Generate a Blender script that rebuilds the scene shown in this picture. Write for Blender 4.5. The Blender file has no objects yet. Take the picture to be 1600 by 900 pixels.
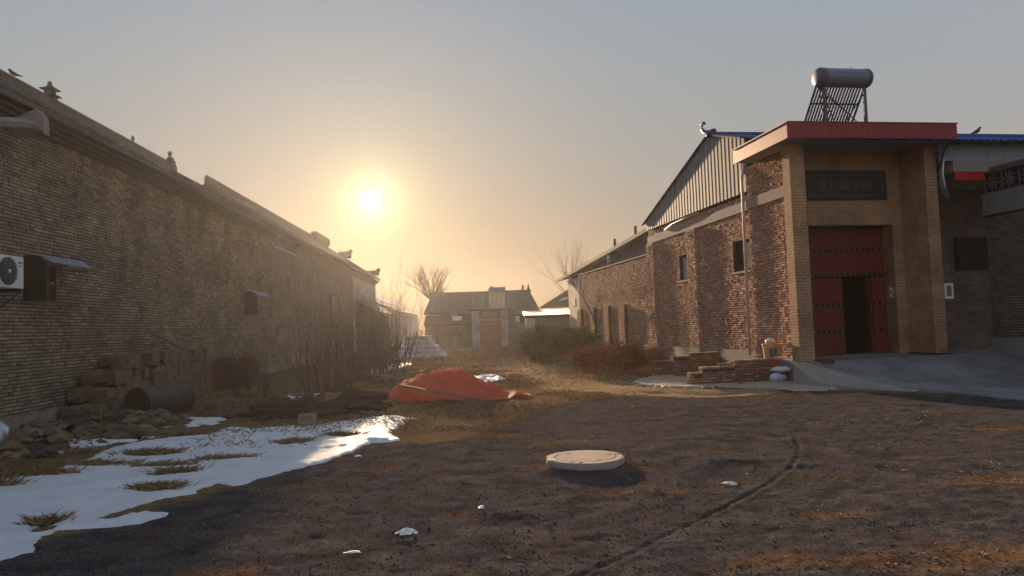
import bpy, math, random
import numpy as np
from mathutils import Vector, Matrix
random.seed(7); rng=np.random.default_rng(7)
sc=bpy.context.scene
COL=sc.collection
R=math.radians
# ------------------------------------------------------------------ camera
H=1.65; PIT=R(3.0); ROL=R(2.0)
fw=Vector((0,math.cos(PIT),math.sin(PIT))); r0=Vector((1,0,0)); u0=r0.cross(fw)
rt=math.cos(ROL)*r0-math.sin(ROL)*u0; up=math.sin(ROL)*r0+math.cos(ROL)*u0
cd=bpy.data.cameras.new('camera'); cam=bpy.data.objects.new('camera',cd); COL.objects.link(cam)
M=Matrix((rt,up,-fw)).transposed().to_4x4(); M.translation=Vector((0,0,H)); cam.matrix_world=M
cd.sensor_width=36; cd.lens=36*1150/1600; cd.clip_start=.05; cd.clip_end=6000
sc.camera=cam
# ------------------------------------------------------------------ sky and sun
SAZ=R(-12.7); SEL=R(9.9)                      # sun azimuth from +Y (negative = left), elevation
sdir=Vector((math.sin(SAZ)*math.cos(SEL),math.cos(SAZ)*math.cos(SEL),math.sin(SEL)))
DAZ=R(-10.68); ddir=Vector((math.sin(DAZ)*math.cos(SEL),math.cos(DAZ)*math.cos(SEL),math.sin(SEL)))
w=bpy.data.worlds.new('World'); sc.world=w; w.use_nodes=True
nt=w.node_tree; N=nt.nodes; L=nt.links; N.clear()
def wn(t,**k):
    n=N.new(t)
    for a,b in k.items(): setattr(n,a,b)
    return n
out=wn('ShaderNodeOutputWorld'); bg=wn('ShaderNodeBackground'); L.new(bg.outputs[0],out.inputs[0])
tc=wn('ShaderNodeTexCoord'); nrm=wn('ShaderNodeVectorMath',operation='NORMALIZE'); L.new(tc.outputs['Generated'],nrm.inputs[0])
dot=wn('ShaderNodeVectorMath',operation='DOT_PRODUCT'); L.new(nrm.outputs[0],dot.inputs[0]); dot.inputs[1].default_value=ddir
ac=wn('ShaderNodeMath',operation='ARCCOSINE',use_clamp=False); L.new(dot.outputs['Value'],ac.inputs[0])
sep=wn('ShaderNodeSeparateXYZ'); L.new(nrm.outputs[0],sep.inputs[0])
def ramp(stops,src,scale):
    m=wn('ShaderNodeMath',operation='MULTIPLY'); L.new(src,m.inputs[0]); m.inputs[1].default_value=scale
    r=wn('ShaderNodeValToRGB'); r.color_ramp.interpolation='B_SPLINE' if len(stops)>3 else 'LINEAR'
    e=r.color_ramp.elements
    while len(e)<len(stops): e.new(.5)
    for i,(p,c) in enumerate(stops): e[i].position=p; e[i].color=(*c,1)
    L.new(m.outputs[0],r.inputs[0]); return r.outputs[0]
# base gradient with height above the horizon (sin of elevation)
cool=ramp([(0,(.46,.43,.41)),(.08,(.46,.44,.43)),(.18,(.45,.45,.46)),(.32,(.41,.44,.475)),(.45,(.33,.39,.47)),(.8,(.23,.30,.40)),(1,(.20,.27,.38))],sep.outputs['Z'],1.0)
warm=ramp([(0,(.48,.33,.19)),(.08,(.44,.325,.21)),(.18,(.36,.335,.29)),(.32,(.31,.35,.37)),(.45,(.27,.34,.415)),(.8,(.22,.29,.39)),(1,(.20,.27,.38))],sep.outputs['Z'],1.0)
dc=wn('ShaderNodeMath',operation='MULTIPLY_ADD',use_clamp=True); L.new(dot.outputs['Value'],dc.inputs[0]); dc.inputs[1].default_value=.5; dc.inputs[2].default_value=.5
dp=wn('ShaderNodeMath',operation='POWER'); L.new(dc.outputs[0],dp.inputs[0]); dp.inputs[1].default_value=3.5
bm_=wn('ShaderNodeMix',data_type='RGBA'); L.new(dp.outputs[0],bm_.inputs[0]); L.new(cool,bm_.inputs[6]); L.new(warm,bm_.inputs[7]); base=bm_.outputs[2]
# glow of the hazy air round the sun, by angle
glow=ramp([(0,(1.0,.95,.55)),(.025,(.50,.46,.18)),(.05,(.24,.18,.06)),(.085,(.13,.085,.025)),(.15,(.07,.034,.01)),(.30,(.022,.011,.003)),(.55,(.005,.002,.001)),(1,(0,0,0))],ac.outputs[0],.9)
disc=wn('ShaderNodeMapRange'); L.new(ac.outputs[0],disc.inputs[0]); disc.inputs[1].default_value=R(.82); disc.inputs[2].default_value=R(.62); disc.inputs[3].default_value=0; disc.inputs[4].default_value=9
sky=wn('ShaderNodeTexSky'); sky.sky_type='NISHITA'; sky.sun_disc=False; sky.sun_elevation=SEL; sky.sun_rotation=SAZ; sky.dust_density=4
sk=wn('ShaderNodeVectorMath',operation='SCALE'); L.new(sky.outputs[0],sk.inputs[0]); sk.inputs['Scale'].default_value=.0015
a1=wn('ShaderNodeVectorMath',operation='ADD'); L.new(base,a1.inputs[0]); L.new(glow,a1.inputs[1])
a2=wn('ShaderNodeVectorMath',operation='ADD'); L.new(a1.outputs[0],a2.inputs[0]); L.new(sk.outputs[0],a2.inputs[1])
a3=wn('ShaderNodeVectorMath',operation='MULTIPLY_ADD'); L.new(disc.outputs[0],a3.inputs[0]); a3.inputs[1].default_value=(1,.9,.62); L.new(a2.outputs[0],a3.inputs[2])
L.new(a3.outputs[0],bg.inputs[0]); bg.inputs[1].default_value=.40
sl=bpy.data.lights.new('sun','SUN'); so=bpy.data.objects.new('sun',sl); COL.objects.link(so)
sl.energy=5.0; sl.angle=R(.7); sl.color=(1,.70,.43)
so.rotation_mode='QUATERNION'; so.rotation_quaternion=(-sdir).to_track_quat('-Z','Y')
sc.view_settings.view_transform='Standard'; sc.view_settings.look='None'; sc.view_settings.gamma=1; sc.view_settings.exposure=1.32
sc.cycles.volume_bounces=1; sc.cycles.max_bounces=6
# ------------------------------------------------------------------ materials
MATS={}
class NB:
    def __init__(s,name):
        s.m=bpy.data.materials.new(name); s.m.use_nodes=True; s.t=s.m.node_tree; s.t.nodes.clear()
        s.o=s.n('ShaderNodeOutputMaterial'); s.b=s.n('ShaderNodeBsdfPrincipled'); s.l(s.b.outputs[0],s.o.inputs[0])
        s.tc=s.n('ShaderNodeTexCoord').outputs['Object']
    def n(s,t,**k):
        x=s.t.nodes.new(t)
        for a,b in k.items(): setattr(x,a,b)
        return x
    def l(s,a,b): s.t.links.new(a,b)
    def noise(s,scale,detail=4,rough=.6,vec=None,stretch=None):
        x=s.n('ShaderNodeTexNoise'); x.inputs['Scale'].default_value=scale; x.inputs['Detail'].default_value=detail; x.inputs['Roughness'].default_value=rough
        v=vec or s.tc
        if stretch:
            mp=s.n('ShaderNodeMapping'); mp.inputs['Scale'].default_value=stretch; s.l(v,mp.inputs[0]); v=mp.outputs[0]
        s.l(v,x.inputs['Vector']); return x.outputs[0]
    def ramp(s,src,stops,interp='LINEAR'):
        r=s.n('ShaderNodeValToRGB'); e=r.color_ramp.elements; r.color_ramp.interpolation=interp
        while len(e)<len(stops): e.new(.5)
        for i,(p,c) in enumerate(stops):
            e[i].position=p; e[i].color=(c,c,c,1) if isinstance(c,(int,float)) else (*c,1)
        s.l(src,r.inputs[0]); return r.outputs[0]
    def mix(s,f,a,b,mode='MIX'):
        x=s.n('ShaderNodeMix',data_type='RGBA',blend_type=mode)
        for i,v in ((0,f),(6,a),(7,b)):
            if hasattr(v,'is_linked') or hasattr(v,'links'): s.l(v,x.inputs[i])
            elif i==0: x.inputs[0].default_value=v
            else: x.inputs[i].default_value=(*v,1) if len(v)==3 else v
        return x.outputs[2]
    def math(s,op,a,b=None):
        x=s.n('ShaderNodeMath',operation=op)
        for i,v in enumerate((a,b)):
            if v is None: continue
            if isinstance(v,(int,float)): x.inputs[i].default_value=v
            else: s.l(v,x.inputs[i])
        return x.outputs[0]
    def bump(s,h,strength=.5,dist=.02):
        b=s.n('ShaderNodeBump'); b.inputs['Strength'].default_value=strength; b.inputs['Distance'].default_value=dist
        s.l(h,b.inputs['Height']); s.l(b.outputs[0],s.b.inputs['Normal'])
    def fin(s,col,rough=.9,metal=0,spec=.3):
        if isinstance(col,tuple): s.b.inputs['Base Color'].default_value=(*col,1)
        else: s.l(col,s.b.inputs['Base Color'])
        if isinstance(rough,(int,float)): s.b.inputs['Roughness'].default_value=rough
        else: s.l(rough,s.b.inputs['Roughness'])
        s.b.inputs['Metallic'].default_value=metal; s.b.inputs['Specular IOR Level'].default_value=spec
        return s.m
def simple(name,col,rough=.85,metal=0,scale=6,amt=.35,bump=.3,dist=.01,spec=.3,col2=None,stretch=None):
    b=NB(name); n=b.noise(scale,5,.65,stretch=stretch); n2=b.noise(scale*7,3)
    c2=col2 or tuple(c*(1-amt) for c in col); hi=tuple(min(1,c*(1+amt*.5)) for c in col)
    c=b.ramp(n,[(.3,c2),(.5,col),(.72,hi)])
    c=b.mix(.35,c,b.ramp(n2,[(.35,tuple(x*.7 for x in col)),(.65,tuple(min(1,x*1.25) for x in col))]))
    if bump: b.bump(n2,bump,dist)
    return b.fin(c,rough,metal,spec)
def brickmat(name,cols,mott=(.78,1.18)):
    b=NB(name); g=b.n('ShaderNodeNewGeometry').outputs['Random Per Island']; oi=b.n('ShaderNodeObjectInfo').outputs['Random']
    f=b.math('FRACT',b.math('ADD',g,oi)); n=len(cols)
    c=b.ramp(f,[((i+.5)/n,x) for i,x in enumerate(cols)])
    geo=b.n('ShaderNodeNewGeometry').outputs['Position']
    k=b.ramp(b.noise(1.1,5,.6,vec=geo),[(.3,mott[0]),(.7,mott[1])])
    c=b.mix(1,c,k,'MULTIPLY')
    k2=b.ramp(b.noise(38,3,.7,vec=geo),[(.3,.75),(.7,1.2)]); c=b.mix(1,c,k2,'MULTIPLY')
    b.bump(b.noise(60,4,.7,vec=geo),.8,.012)
    return b.fin(c,.95,0,.05)
def flatbrick(name,cols,mortar,sx=.25,sz=.065,axis='v'):
    b=NB(name); mp=b.n('ShaderNodeMapping'); mp.inputs['Rotation'].default_value=(R(90),0,0) if axis=='v' else (R(90),0,R(90))
    s=b.n('ShaderNodeSeparateXYZ'); b.l(b.tc,s.inputs[0]); c=b.n('ShaderNodeCombineXYZ')
    b.l(b.math('ADD',s.outputs['X'],s.outputs['Y']),c.inputs[0]); b.l(s.outputs['Z'],c.inputs[1])
    t=b.n('ShaderNodeTexBrick'); b.l(c.outputs[0],t.inputs['Vector']); t.inputs['Scale'].default_value=1
    t.inputs['Brick Width'].default_value=sx; t.inputs['Row Height'].default_value=sz; t.inputs['Mortar Size'].default_value=.006; t.inputs['Bias'].default_value=0
    t.inputs['Color1'].default_value=(*cols[0],1); t.inputs['Color2'].default_value=(*cols[1],1); t.inputs['Mortar'].default_value=(*mortar,1)
    k=b.ramp(b.noise(1.3,5),[(.3,.6),(.7,1.25)]); col=b.mix(1,t.outputs[0],k,'MULTIPLY')
    k=b.ramp(b.noise(30,4),[(.3,.75),(.7,1.2)]); col=b.mix(1,col,k,'MULTIPLY')
    b.bump(b.math('SUBTRACT',b.noise(40,3),t.outputs['Fac']),.5,.008)
    return b.fin(col,.85,0,.25)
m_redbrick=brickmat('red_brick',[(.52,.30,.20),(.58,.35,.235),(.45,.27,.19),(.62,.42,.30),(.39,.24,.175),(.56,.31,.205),(.36,.20,.15),(.66,.48,.36)])
m_olivebrick=brickmat('weathered_brick',[(.30,.235,.165),(.36,.29,.21),(.25,.195,.145),(.42,.34,.245),(.32,.225,.16),(.22,.175,.135),(.34,.29,.205),(.28,.235,.165)],(.66,1.2))
m_oldbrick=brickmat('old_brown_brick',[(.25,.15,.11),(.33,.20,.145),(.19,.13,.10),(.42,.29,.21),(.28,.15,.105)])
m_greybrick=brickmat('grey_brick',[(.19,.155,.13),(.23,.18,.145),(.27,.21,.17),(.18,.14,.12)])
m_mortar=simple('mortar',(.07,.055,.042),bump=.5)
m_mortarR=simple('mortar_red',(.08,.05,.04),bump=.5)
m_wallfar=flatbrick('far_wall_brick',((.25,.195,.14),(.31,.245,.18)),(.10,.08,.06),axis='u')
m_wallfarv=flatbrick('far_wall_brick_front',((.20,.17,.14),(.25,.21,.17)),(.12,.1,.08),axis='v')
m_darkbrick=flatbrick('dark_court_brick',((.13,.10,.085),(.19,.13,.10)),(.08,.07,.06),axis='v')
m_tileface=flatbrick('brown_wall_tile',((.43,.255,.145),(.49,.30,.18)),(.24,.145,.09),.15,.075,'v')
m_tileside=flatbrick('brown_wall_tile_side',((.43,.255,.145),(.49,.30,.18)),(.24,.145,.09),.15,.075,'u')
m_conc=simple('concrete',(.30,.265,.235),scale=3,amt=.3,bump=.5)
m_dado=simple('cement_render',(.27,.24,.22),scale=2,amt=.35,bump=.4)
m_slabconc=simple('soffit_concrete',(.24,.24,.25),scale=2,amt=.2)
m_redfascia=simple('red_tile_fascia',(.30,.05,.055),rough=.5,scale=9,amt=.25,bump=.1)
m_door=simple('dark_red_door_paint',(.17,.022,.017),rough=.6,scale=4,amt=.25,bump=.08)
m_band=simple('black_iron_band',(.012,.012,.012),rough=.5,bump=0)
m_gold=simple('brass_stud',(.40,.30,.14),rough=.45,metal=.8,bump=0)
m_plaque=simple('dark_stone_plaque',(.02,.027,.032),rough=.6,amt=.2,bump=.05)
m_plaquelet=simple('plaque_lettering',(.10,.105,.10),rough=.6,amt=.2,bump=0)
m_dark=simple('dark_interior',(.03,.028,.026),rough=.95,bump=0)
m_glass=simple('window_glass',(.02,.022,.025),rough=.3,amt=.1,bump=0,spec=.25)
m_palepane=simple('pale_window_pane',(.42,.42,.40),rough=.3,amt=.15,bump=0)
m_frame=simple('dark_window_frame',(.06,.04,.035),rough=.6,bump=0)
m_steel=simple('galvanised_sheet',(.175,.195,.20),rough=.62,metal=0,spec=.12,scale=3,amt=.18,bump=.03,stretch=(1,1,.15))
m_blue=simple('blue_roof_sheet',(.02,.07,.24),rough=.5,metal=0,amt=.25,bump=.05)
m_palebl=simple('pale_blue_cladding',(.25,.30,.36),rough=.5,amt=.3,scale=2.5,bump=.05)
m_red=simple('red_banner_cloth',(.55,.02,.02),rough=.7,amt=.15,bump=0)
m_pipe=simple('drain_pipe_plastic',(.42,.36,.33),rough=.45,amt=.15,bump=0)
m_rooftile=simple('grey_roof_tile',(.13,.12,.105),scale=5,amt=.4,bump=.5,dist=.02)
m_white=simple('white_enamel',(.75,.74,.70),rough=.4,amt=.08,bump=0)
m_grille=simple('fan_grille_plastic',(.12,.12,.115),rough=.5,bump=0)
m_whitepl=simple('whitewashed_plaster',(.55,.49,.42),scale=2,amt=.25,bump=.3)
m_greyren=simple('grey_render',(.22,.21,.20),scale=1.5,amt=.25,bump=.3)
m_tank=simple('water_tank_enamel',(.19,.22,.28),rough=.4,metal=.2,amt=.1,bump=0)
m_tankend=simple('water_tank_cap',(.10,.12,.15),rough=.45,amt=.2,bump=0)
m_alu=simple('bracket_steel',(.10,.11,.12),rough=.5,metal=.4,amt=.15,bump=0)
m_tube=simple('evacuated_tube_glass',(.03,.02,.02),rough=.1,amt=.2,bump=0,spec=.8)
m_bark=simple('grey_bark',(.12,.09,.065),scale=20,amt=.3,bump=.3)
m_twig=simple('dry_twig',(.09,.065,.045),scale=20,amt=.3,bump=0)
m_deadleaf=brickmat('dead_leaf',[(.22,.10,.05),(.28,.14,.07),(.17,.08,.045),(.33,.18,.09)],(.8,1.15))
m_greenleaf=brickmat('conifer_green_leaf',[(.085,.11,.03),(.13,.13,.035),(.06,.085,.025),(.17,.15,.05)],(.7,1.2))
m_drygrass=brickmat('dry_grass',[(.27,.17,.09),(.36,.24,.13),(.20,.13,.075),(.44,.32,.19)],(.8,1.15))
m_pebble=brickmat('cinder_pebble',[(.05,.043,.048),(.03,.026,.03),(.10,.08,.08),(.04,.035,.04),(.08,.07,.078),(.26,.21,.18),(.14,.11,.10)],(.8,1.1))
m_stone=brickmat('rubble_stone',[(.20,.14,.09),(.15,.10,.07),(.26,.19,.13),(.11,.08,.06)],(.7,1.2))
m_bale=simple('earthen_block',(.20,.14,.095),scale=5,amt=.45,bump=.8,dist=.03,stretch=(3,3,.5))
m_straw=simple('bundled_stalks',(.19,.10,.06),scale=12,amt=.5,bump=.9,dist=.03,stretch=(3,3,.25))
m_log=simple('dark_rotting_timber',(.07,.048,.035),scale=8,amt=.5,bump=.8,dist=.03)
m_plank=simple('weathered_plank',(.27,.19,.12),scale=6,amt=.4,bump=.4,stretch=(1,8,1))
m_rust=simple('rusty_drum',(.11,.075,.058),rough=.6,metal=.3,scale=3,amt=.5,bump=.2)
m_plastic=simple('crumpled_white_sheet',(.72,.72,.74),rough=.55,amt=.1,bump=.2)
m_bluepl=simple('blue_white_sack',(.52,.58,.72),rough=.6,scale=14,amt=.5,bump=.2,col2=(.12,.2,.5))
m_bucket=simple('yellow_bin_plastic',(.58,.36,.11),rough=.5,amt=.2,bump=0)
m_teal=simple('teal_bin_label',(.04,.13,.16),rough=.5,amt=.3,bump=0)
m_tin=simple('scratched_tin',(.42,.45,.48),rough=.3,metal=.8,scale=4,amt=.4,bump=.1)
m_sandconc=simple('sandy_concrete',(.40,.32,.24),scale=5,amt=.3,bump=.7)
m_covering=simple('cover_ring_concrete',(.37,.315,.27),scale=9,amt=.3,bump=.8)
m_lid=simple('textured_cover_concrete',(.35,.29,.24),scale=60,amt=.35,bump=.9,dist=.02)
m_coping=simple('pale_coping',(.33,.28,.23),scale=4,amt=.3)
m_carve=simple('carved_grey_tile',(.15,.13,.12),amt=.3)
def yardmat():
    b=NB('yard_concrete'); n=b.noise(.9,6,.7); c=b.ramp(n,[(.3,(.15,.145,.15)),(.5,(.24,.23,.235)),(.7,(.31,.30,.30))])
    c=b.mix(1,c,b.ramp(b.noise(14,6,.8),[(.3,.72),(.7,1.2)]),'MULTIPLY'); t=b.n('ShaderNodeTexBrick'); b.l(b.tc,t.inputs['Vector']); t.inputs['Scale'].default_value=1; t.offset=0
    t.inputs['Brick Width'].default_value=3.1; t.inputs['Row Height'].default_value=2.1; t.inputs['Mortar Size'].default_value=.012; c=b.mix(b.math('MULTIPLY',t.outputs['Fac'],.75),c,(.05,.045,.045))
    b.bump(b.noise(30,5,.8),.5,.01); return b.fin(c,.9,0,.1)
m_yard=yardmat()
m_brown=simple('brown_roller_door',(.30,.16,.08),rough=.6,amt=.2)
m_greytile=flatbrick('pale_portal_tile',((.40,.38,.36),(.46,.44,.42)),(.25,.24,.23),.2,.1,'v')
def tarpmat():
    b=NB('faded_red_tarpaulin'); n=b.noise(2.5,4); c=b.ramp(n,[(.3,(.58,.12,.07)),(.7,(.72,.19,.11))]); c=b.mix(b.math('MULTIPLY',b.ramp(b.noise(5,6,.75),[(.45,0.0),(.7,1.0)]),.35),c,(.42,.26,.17))
    k=b.noise(300,1); b.bump(b.noise(22,4),.35,.02); b.b.inputs['Subsurface Weight'].default_value=0
    m=b.fin(c,.75,0,.25)
    tr=b.n('ShaderNodeBsdfTranslucent'); tr.inputs[0].default_value=(.85,.2,.09,1); mx=b.n('ShaderNodeMixShader'); mx.inputs[0].default_value=.5
    b.l(b.b.outputs[0],mx.inputs[1]); b.l(tr.outputs[0],mx.inputs[2]); b.l(mx.outputs[0],b.o.inputs[0]); return m
m_tarp=tarpmat()
def snowmat():
    b=NB('old_snow'); n=b.noise(1.5,5); c=b.ramp(n,[(.3,(.74,.76,.82)),(.7,(.84,.86,.90))])
    d=b.ramp(b.noise(26,5,.75,stretch=(1,2.2,1)),[(.60,0.0),(.70,1.0)]); c=b.mix(b.math('MULTIPLY',b.ramp(b.noise(2.2,4,.7),[(.42,0.0),(.62,1.0)]),.22),c,(.52,.50,.52)); c=b.mix(b.math('MULTIPLY',d,.5),c,(.35,.28,.22))
    b.bump(b.noise(11,8,.8),.8,.05); return b.fin(c,.6,0,.3)
m_snow=snowmat()
def groundmat():
    b=NB('ground'); a=b.n('ShaderNodeAttribute'); a.attribute_name='zones'; s=b.n('ShaderNodeSeparateColor'); b.l(a.outputs['Color'],s.inputs[0])
    cin_n=b.noise(75,6,.85); cin_b=b.noise(3.0,5,.6)
    cin=b.ramp(cin_n,[(.30,(.012,.011,.011)),(.46,(.042,.037,.037)),(.57,(.105,.092,.09)),(.67,(.31,.27,.25))])
    cin=b.mix(1,cin,b.ramp(cin_b,[(.3,.6),(.7,1.4)]),'MULTIPLY'); cin=b.mix(b.ramp(b.noise(1.4,6,.7),[(.50,0.0),(.72,.6)]),cin,(.10,.06,.034))
    dirt=b.ramp(b.noise(38,6,.8),[(.34,(.05,.030,.019)),(.5,(.14,.078,.042)),(.68,(.30,.18,.10))])
    sand=b.ramp(b.noise(14,6,.7),[(.3,(.22,.145,.085)),(.5,(.33,.225,.13)),(.7,(.44,.31,.19))])
    gr=b.ramp(b.noise(42,6,.8),[(.3,(.07,.045,.026)),(.5,(.17,.11,.06)),(.68,(.31,.20,.10)),(.8,(.42,.30,.17))])
    edge=b.math('MULTIPLY',b.math('SUBTRACT',b.noise(4.5,7,.7),.5),1.1)
    def th(src,k=6):
        return b.n('ShaderNodeClamp') and clampo(b,b.math('MULTIPLY',b.math('SUBTRACT',b.math('ADD',src,edge),.5),k))
    c=b.mix(th(s.outputs[0]),gr,cin)
    c=b.mix(th(s.outputs[1]),c,sand)
    rag=b.math('MULTIPLY',b.math('SUBTRACT',b.noise(11,7,.75),.5),2.2); fd=clampo(b,b.math('MULTIPLY',b.math('SUBTRACT',b.math('ADD',b.math('MULTIPLY',s.outputs[2],1.15),rag),.5),2.2)); c=b.mix(b.math('MULTIPLY',fd,.8),c,dirt)
    b.bump(b.noise(70,5,.8),.6,.014)
    return b.fin(c,1.0,0,0)
def clampo(b,x):
    c=b.n('ShaderNodeClamp'); b.l(x,c.inputs[0]); return c.outputs[0]
m_ground=groundmat()
# ------------------------------------------------------------------ mesh helpers
class MB:
    def __init__(s): s.v=[]; s.f=[]
    def add(s,vs,fs):
        k=len(s.v); s.v+= [tuple(p) for p in vs]; s.f+=[tuple(i+k for i in f) for f in fs]; return s
    def box(s,x0,x1,y0,y1,z0,z1):
        return s.add([(x0,y0,z0),(x1,y0,z0),(x1,y1,z0),(x0,y1,z0),(x0,y0,z1),(x1,y0,z1),(x1,y1,z1),(x0,y1,z1)],
            [(0,3,2,1),(4,5,6,7),(0,1,5,4),(1,2,6,5),(2,3,7,6),(3,0,4,7)])
    def bbox(s,x0,x1,y0,y1,z0,z1,b=.015):       # bevelled box
        vs=[];
        for z,i in ((z0,b),(z0+b,0),(z1-b,0),(z1,b)):
            c=b if i==0 else b
            xs=(x0+i,x1-i); ys=(y0+i,y1-i)
            q=b*.7
            vs+=[(xs[0]+q,ys[0],z),(xs[1]-q,ys[0],z),(xs[1],ys[0]+q,z),(xs[1],ys[1]-q,z),(xs[1]-q,ys[1],z),(xs[0]+q,ys[1],z),(xs[0],ys[1]-q,z),(xs[0],ys[0]+q,z)]
        fs=[tuple(range(7,-1,-1)),tuple(range(24,32))]
        for r in range(3):
            for i in range(8): j=(i+1)%8; fs.append((r*8+i,r*8+j,(r+1)*8+j,(r+1)*8+i))
        return s.add(vs,fs)
    def tube(s,pts,rad,n=8,cap=True):
        pts=[Vector(p) for p in pts]; rs=rad if isinstance(rad,(list,tuple)) else [rad]*len(pts); k=len(s.v); up_=Vector((0,0,1))
        for i,p in enumerate(pts):
            t=(pts[min(i+1,len(pts)-1)]-pts[max(i-1,0)]).normalized()
            a=t.cross(up_ if abs(t.z)<.95 else Vector((1,0,0))).normalized(); c=t.cross(a)
            for j in range(n):
                q=2*math.pi*j/n; s.v.append(tuple(p+rs[i]*(math.cos(q)*a+math.sin(q)*c)))
        for i in range(len(pts)-1):
            for j in range(n): j2=(j+1)%n; s.f.append((k+i*n+j,k+i*n+j2,k+(i+1)*n+j2,k+(i+1)*n+j))
        if cap and n>2: s.f.append(tuple(k+j for j in range(n-1,-1,-1))); s.f.append(tuple(k+(len(pts)-1)*n+j for j in range(n)))
        return s
    def bar(s,p,q,w): return s.tube([p,q],w*.7,4)
    def prism(s,poly,axis,a,b):                 # poly of 2-tuples extruded along axis 0/1/2
        def P(t,c):
            t=list(t); t.insert(axis,c); return tuple(t)
        n=len(poly); fs=[tuple(range(n)),tuple(range(2*n-1,n-1,-1))]+[(i,(i+n),((i+1)%n)+n,(i+1)%n) for i in range(n)]
        return s.add([P(t,a) for t in poly]+[P(t,b) for t in poly],fs)
    def lathe(s,prof,c,n=24,axis=2):
        k=len(s.v)
        for r,h in prof:
            for j in range(n):
                q=2*math.pi*j/n; x,y=r*math.cos(q),r*math.sin(q)
                p=[(h,x,y),(x,h,y),(x,y,h)][axis]; s.v.append((p[0]+c[0],p[1]+c[1],p[2]+c[2]))
        for i in range(len(prof)-1):
            for j in range(n): j2=(j+1)%n; s.f.append((k+i*n+j,k+i*n+j2,k+(i+1)*n+j2,k+(i+1)*n+j))
        s.f.append(tuple(k+j for j in range(n-1,-1,-1))); s.f.append(tuple(k+(len(prof)-1)*n+j for j in range(n)))
        return s
    def mesh(s,name,mat,smooth=False,off=(0,0,0)):
        me=bpy.data.meshes.new(name); v=np.array(s.v,dtype=float).reshape(-1,3)-np.array(off)
        me.from_pydata([tuple(p) for p in v],[],s.f); me.materials.append(mat)
        if smooth: me.polygons.foreach_set('use_smooth',[True]*len(me.polygons))
        me.validate(); me.update(); return me
FR={'R':R(9.2),'L':R(3.0),'W':0.0}
def tow(fr,p):
    t=FR[fr]; return Vector((p[0]*math.cos(t)-p[1]*math.sin(t),p[0]*math.sin(t)+p[1]*math.cos(t),p[2]))
def meta(o,label=None,cat=None,group=None,kind=None):
    for k,x in (('label',label),('category',cat),('group',group),('kind',kind)):
        if x: o[k]=x
    return o
class Thing:
    def __init__(s,name,label,cat,fr,org,group=None,kind=None):
        s.o=bpy.data.objects.new(name,None); s.o.empty_display_size=.2; COL.objects.link(s.o); s.org=org
        s.o.location=tow(fr,org); s.o.rotation_euler=(0,0,FR[fr]); meta(s.o,label,cat,group,kind)
    def part(s,name,mb,mat,parent=None,kind=None,label=None,smooth=False):
        o=bpy.data.objects.new(name,mb.mesh(name,mat,smooth,s.org)); COL.objects.link(o); o.parent=parent or s.o
        meta(o,label,None,None,kind); return o
    def inst(s,name,me,loc,parent=None,rot=(0,0,0),scale=None):
        o=bpy.data.objects.new(name,me); COL.objects.link(o); o.parent=parent or s.o
        o.location=(loc[0]-s.org[0],loc[1]-s.org[1],loc[2]-s.org[2]); o.rotation_euler=rot
        if scale: o.scale=scale
        return o
def single(name,label,cat,fr,org,mb,mat,smooth=False,kind=None,group=None):
    o=bpy.data.objects.new(name,mb.mesh(name,mat,smooth,org)); COL.objects.link(o)
    o.location=tow(fr,org); o.rotation_euler=(0,0,FR[fr]); meta(o,label,cat,group,kind); return o
def copything(src,loc,label,rz=0):
    r=src.copy(); COL.objects.link(r); r.location=loc; r.rotation_euler=(0,0,rz); r['label']=label
    for ch in list(src.children):
        c=ch.copy(); COL.objects.link(c); c.parent=r
        for g in ch.children:
            d=g.copy(); COL.objects.link(d); d.parent=c
    return r
# numpy value noise
def vnoise(x,y,seed=0):
    xi=np.floor(x).astype(np.int64); yi=np.floor(y).astype(np.int64); fx=x-xi; fy=y-yi
    fx=fx*fx*(3-2*fx); fy=fy*fy*(3-2*fy)
    def h(a,b):
        n=(a*374761393+b*668265263+seed*1442695041)&0xffffffff; n=((n^(n>>13))*1274126177)&0xffffffff; return ((n^(n>>16))&0xffff)/65535.
    return (h(xi,yi)*(1-fx)+h(xi+1,yi)*fx)*(1-fy)+(h(xi,yi+1)*(1-fx)+h(xi+1,yi+1)*fx)*fy
def fbm(x,y,o=4,seed=0):
    t=0;a=.5
    for i in range(o): t=t+a*vnoise(x,y,seed+i*7); x=x*2.03+11; y=y*2.03+5; a*=.5
    return t/(1-.5**o)
def sdpoly(x,y,poly):                           # signed distance, positive inside
    p=np.array(poly,float); d=np.full(x.shape,1e9); ins=np.zeros(x.shape,bool); n=len(p)
    for i in range(n):
        a=p[i]; b=p[(i+1)%n]; e=b-a; wx=x-a[0]; wy=y-a[1]; t=np.clip((wx*e[0]+wy*e[1])/(e@e+1e-12),0,1)
        d=np.minimum(d,np.hypot(wx-t*e[0],wy-t*e[1]))
        c=((a[1]<=y)&(b[1]>y))|((b[1]<=y)&(a[1]>y))
        ins^= c&(x< a[0]+(y-a[1])/((b[1]-a[1]) if abs(b[1]-a[1])>1e-9 else 1e-9)*e[0])
    return np.where(ins,d,-d)
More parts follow.
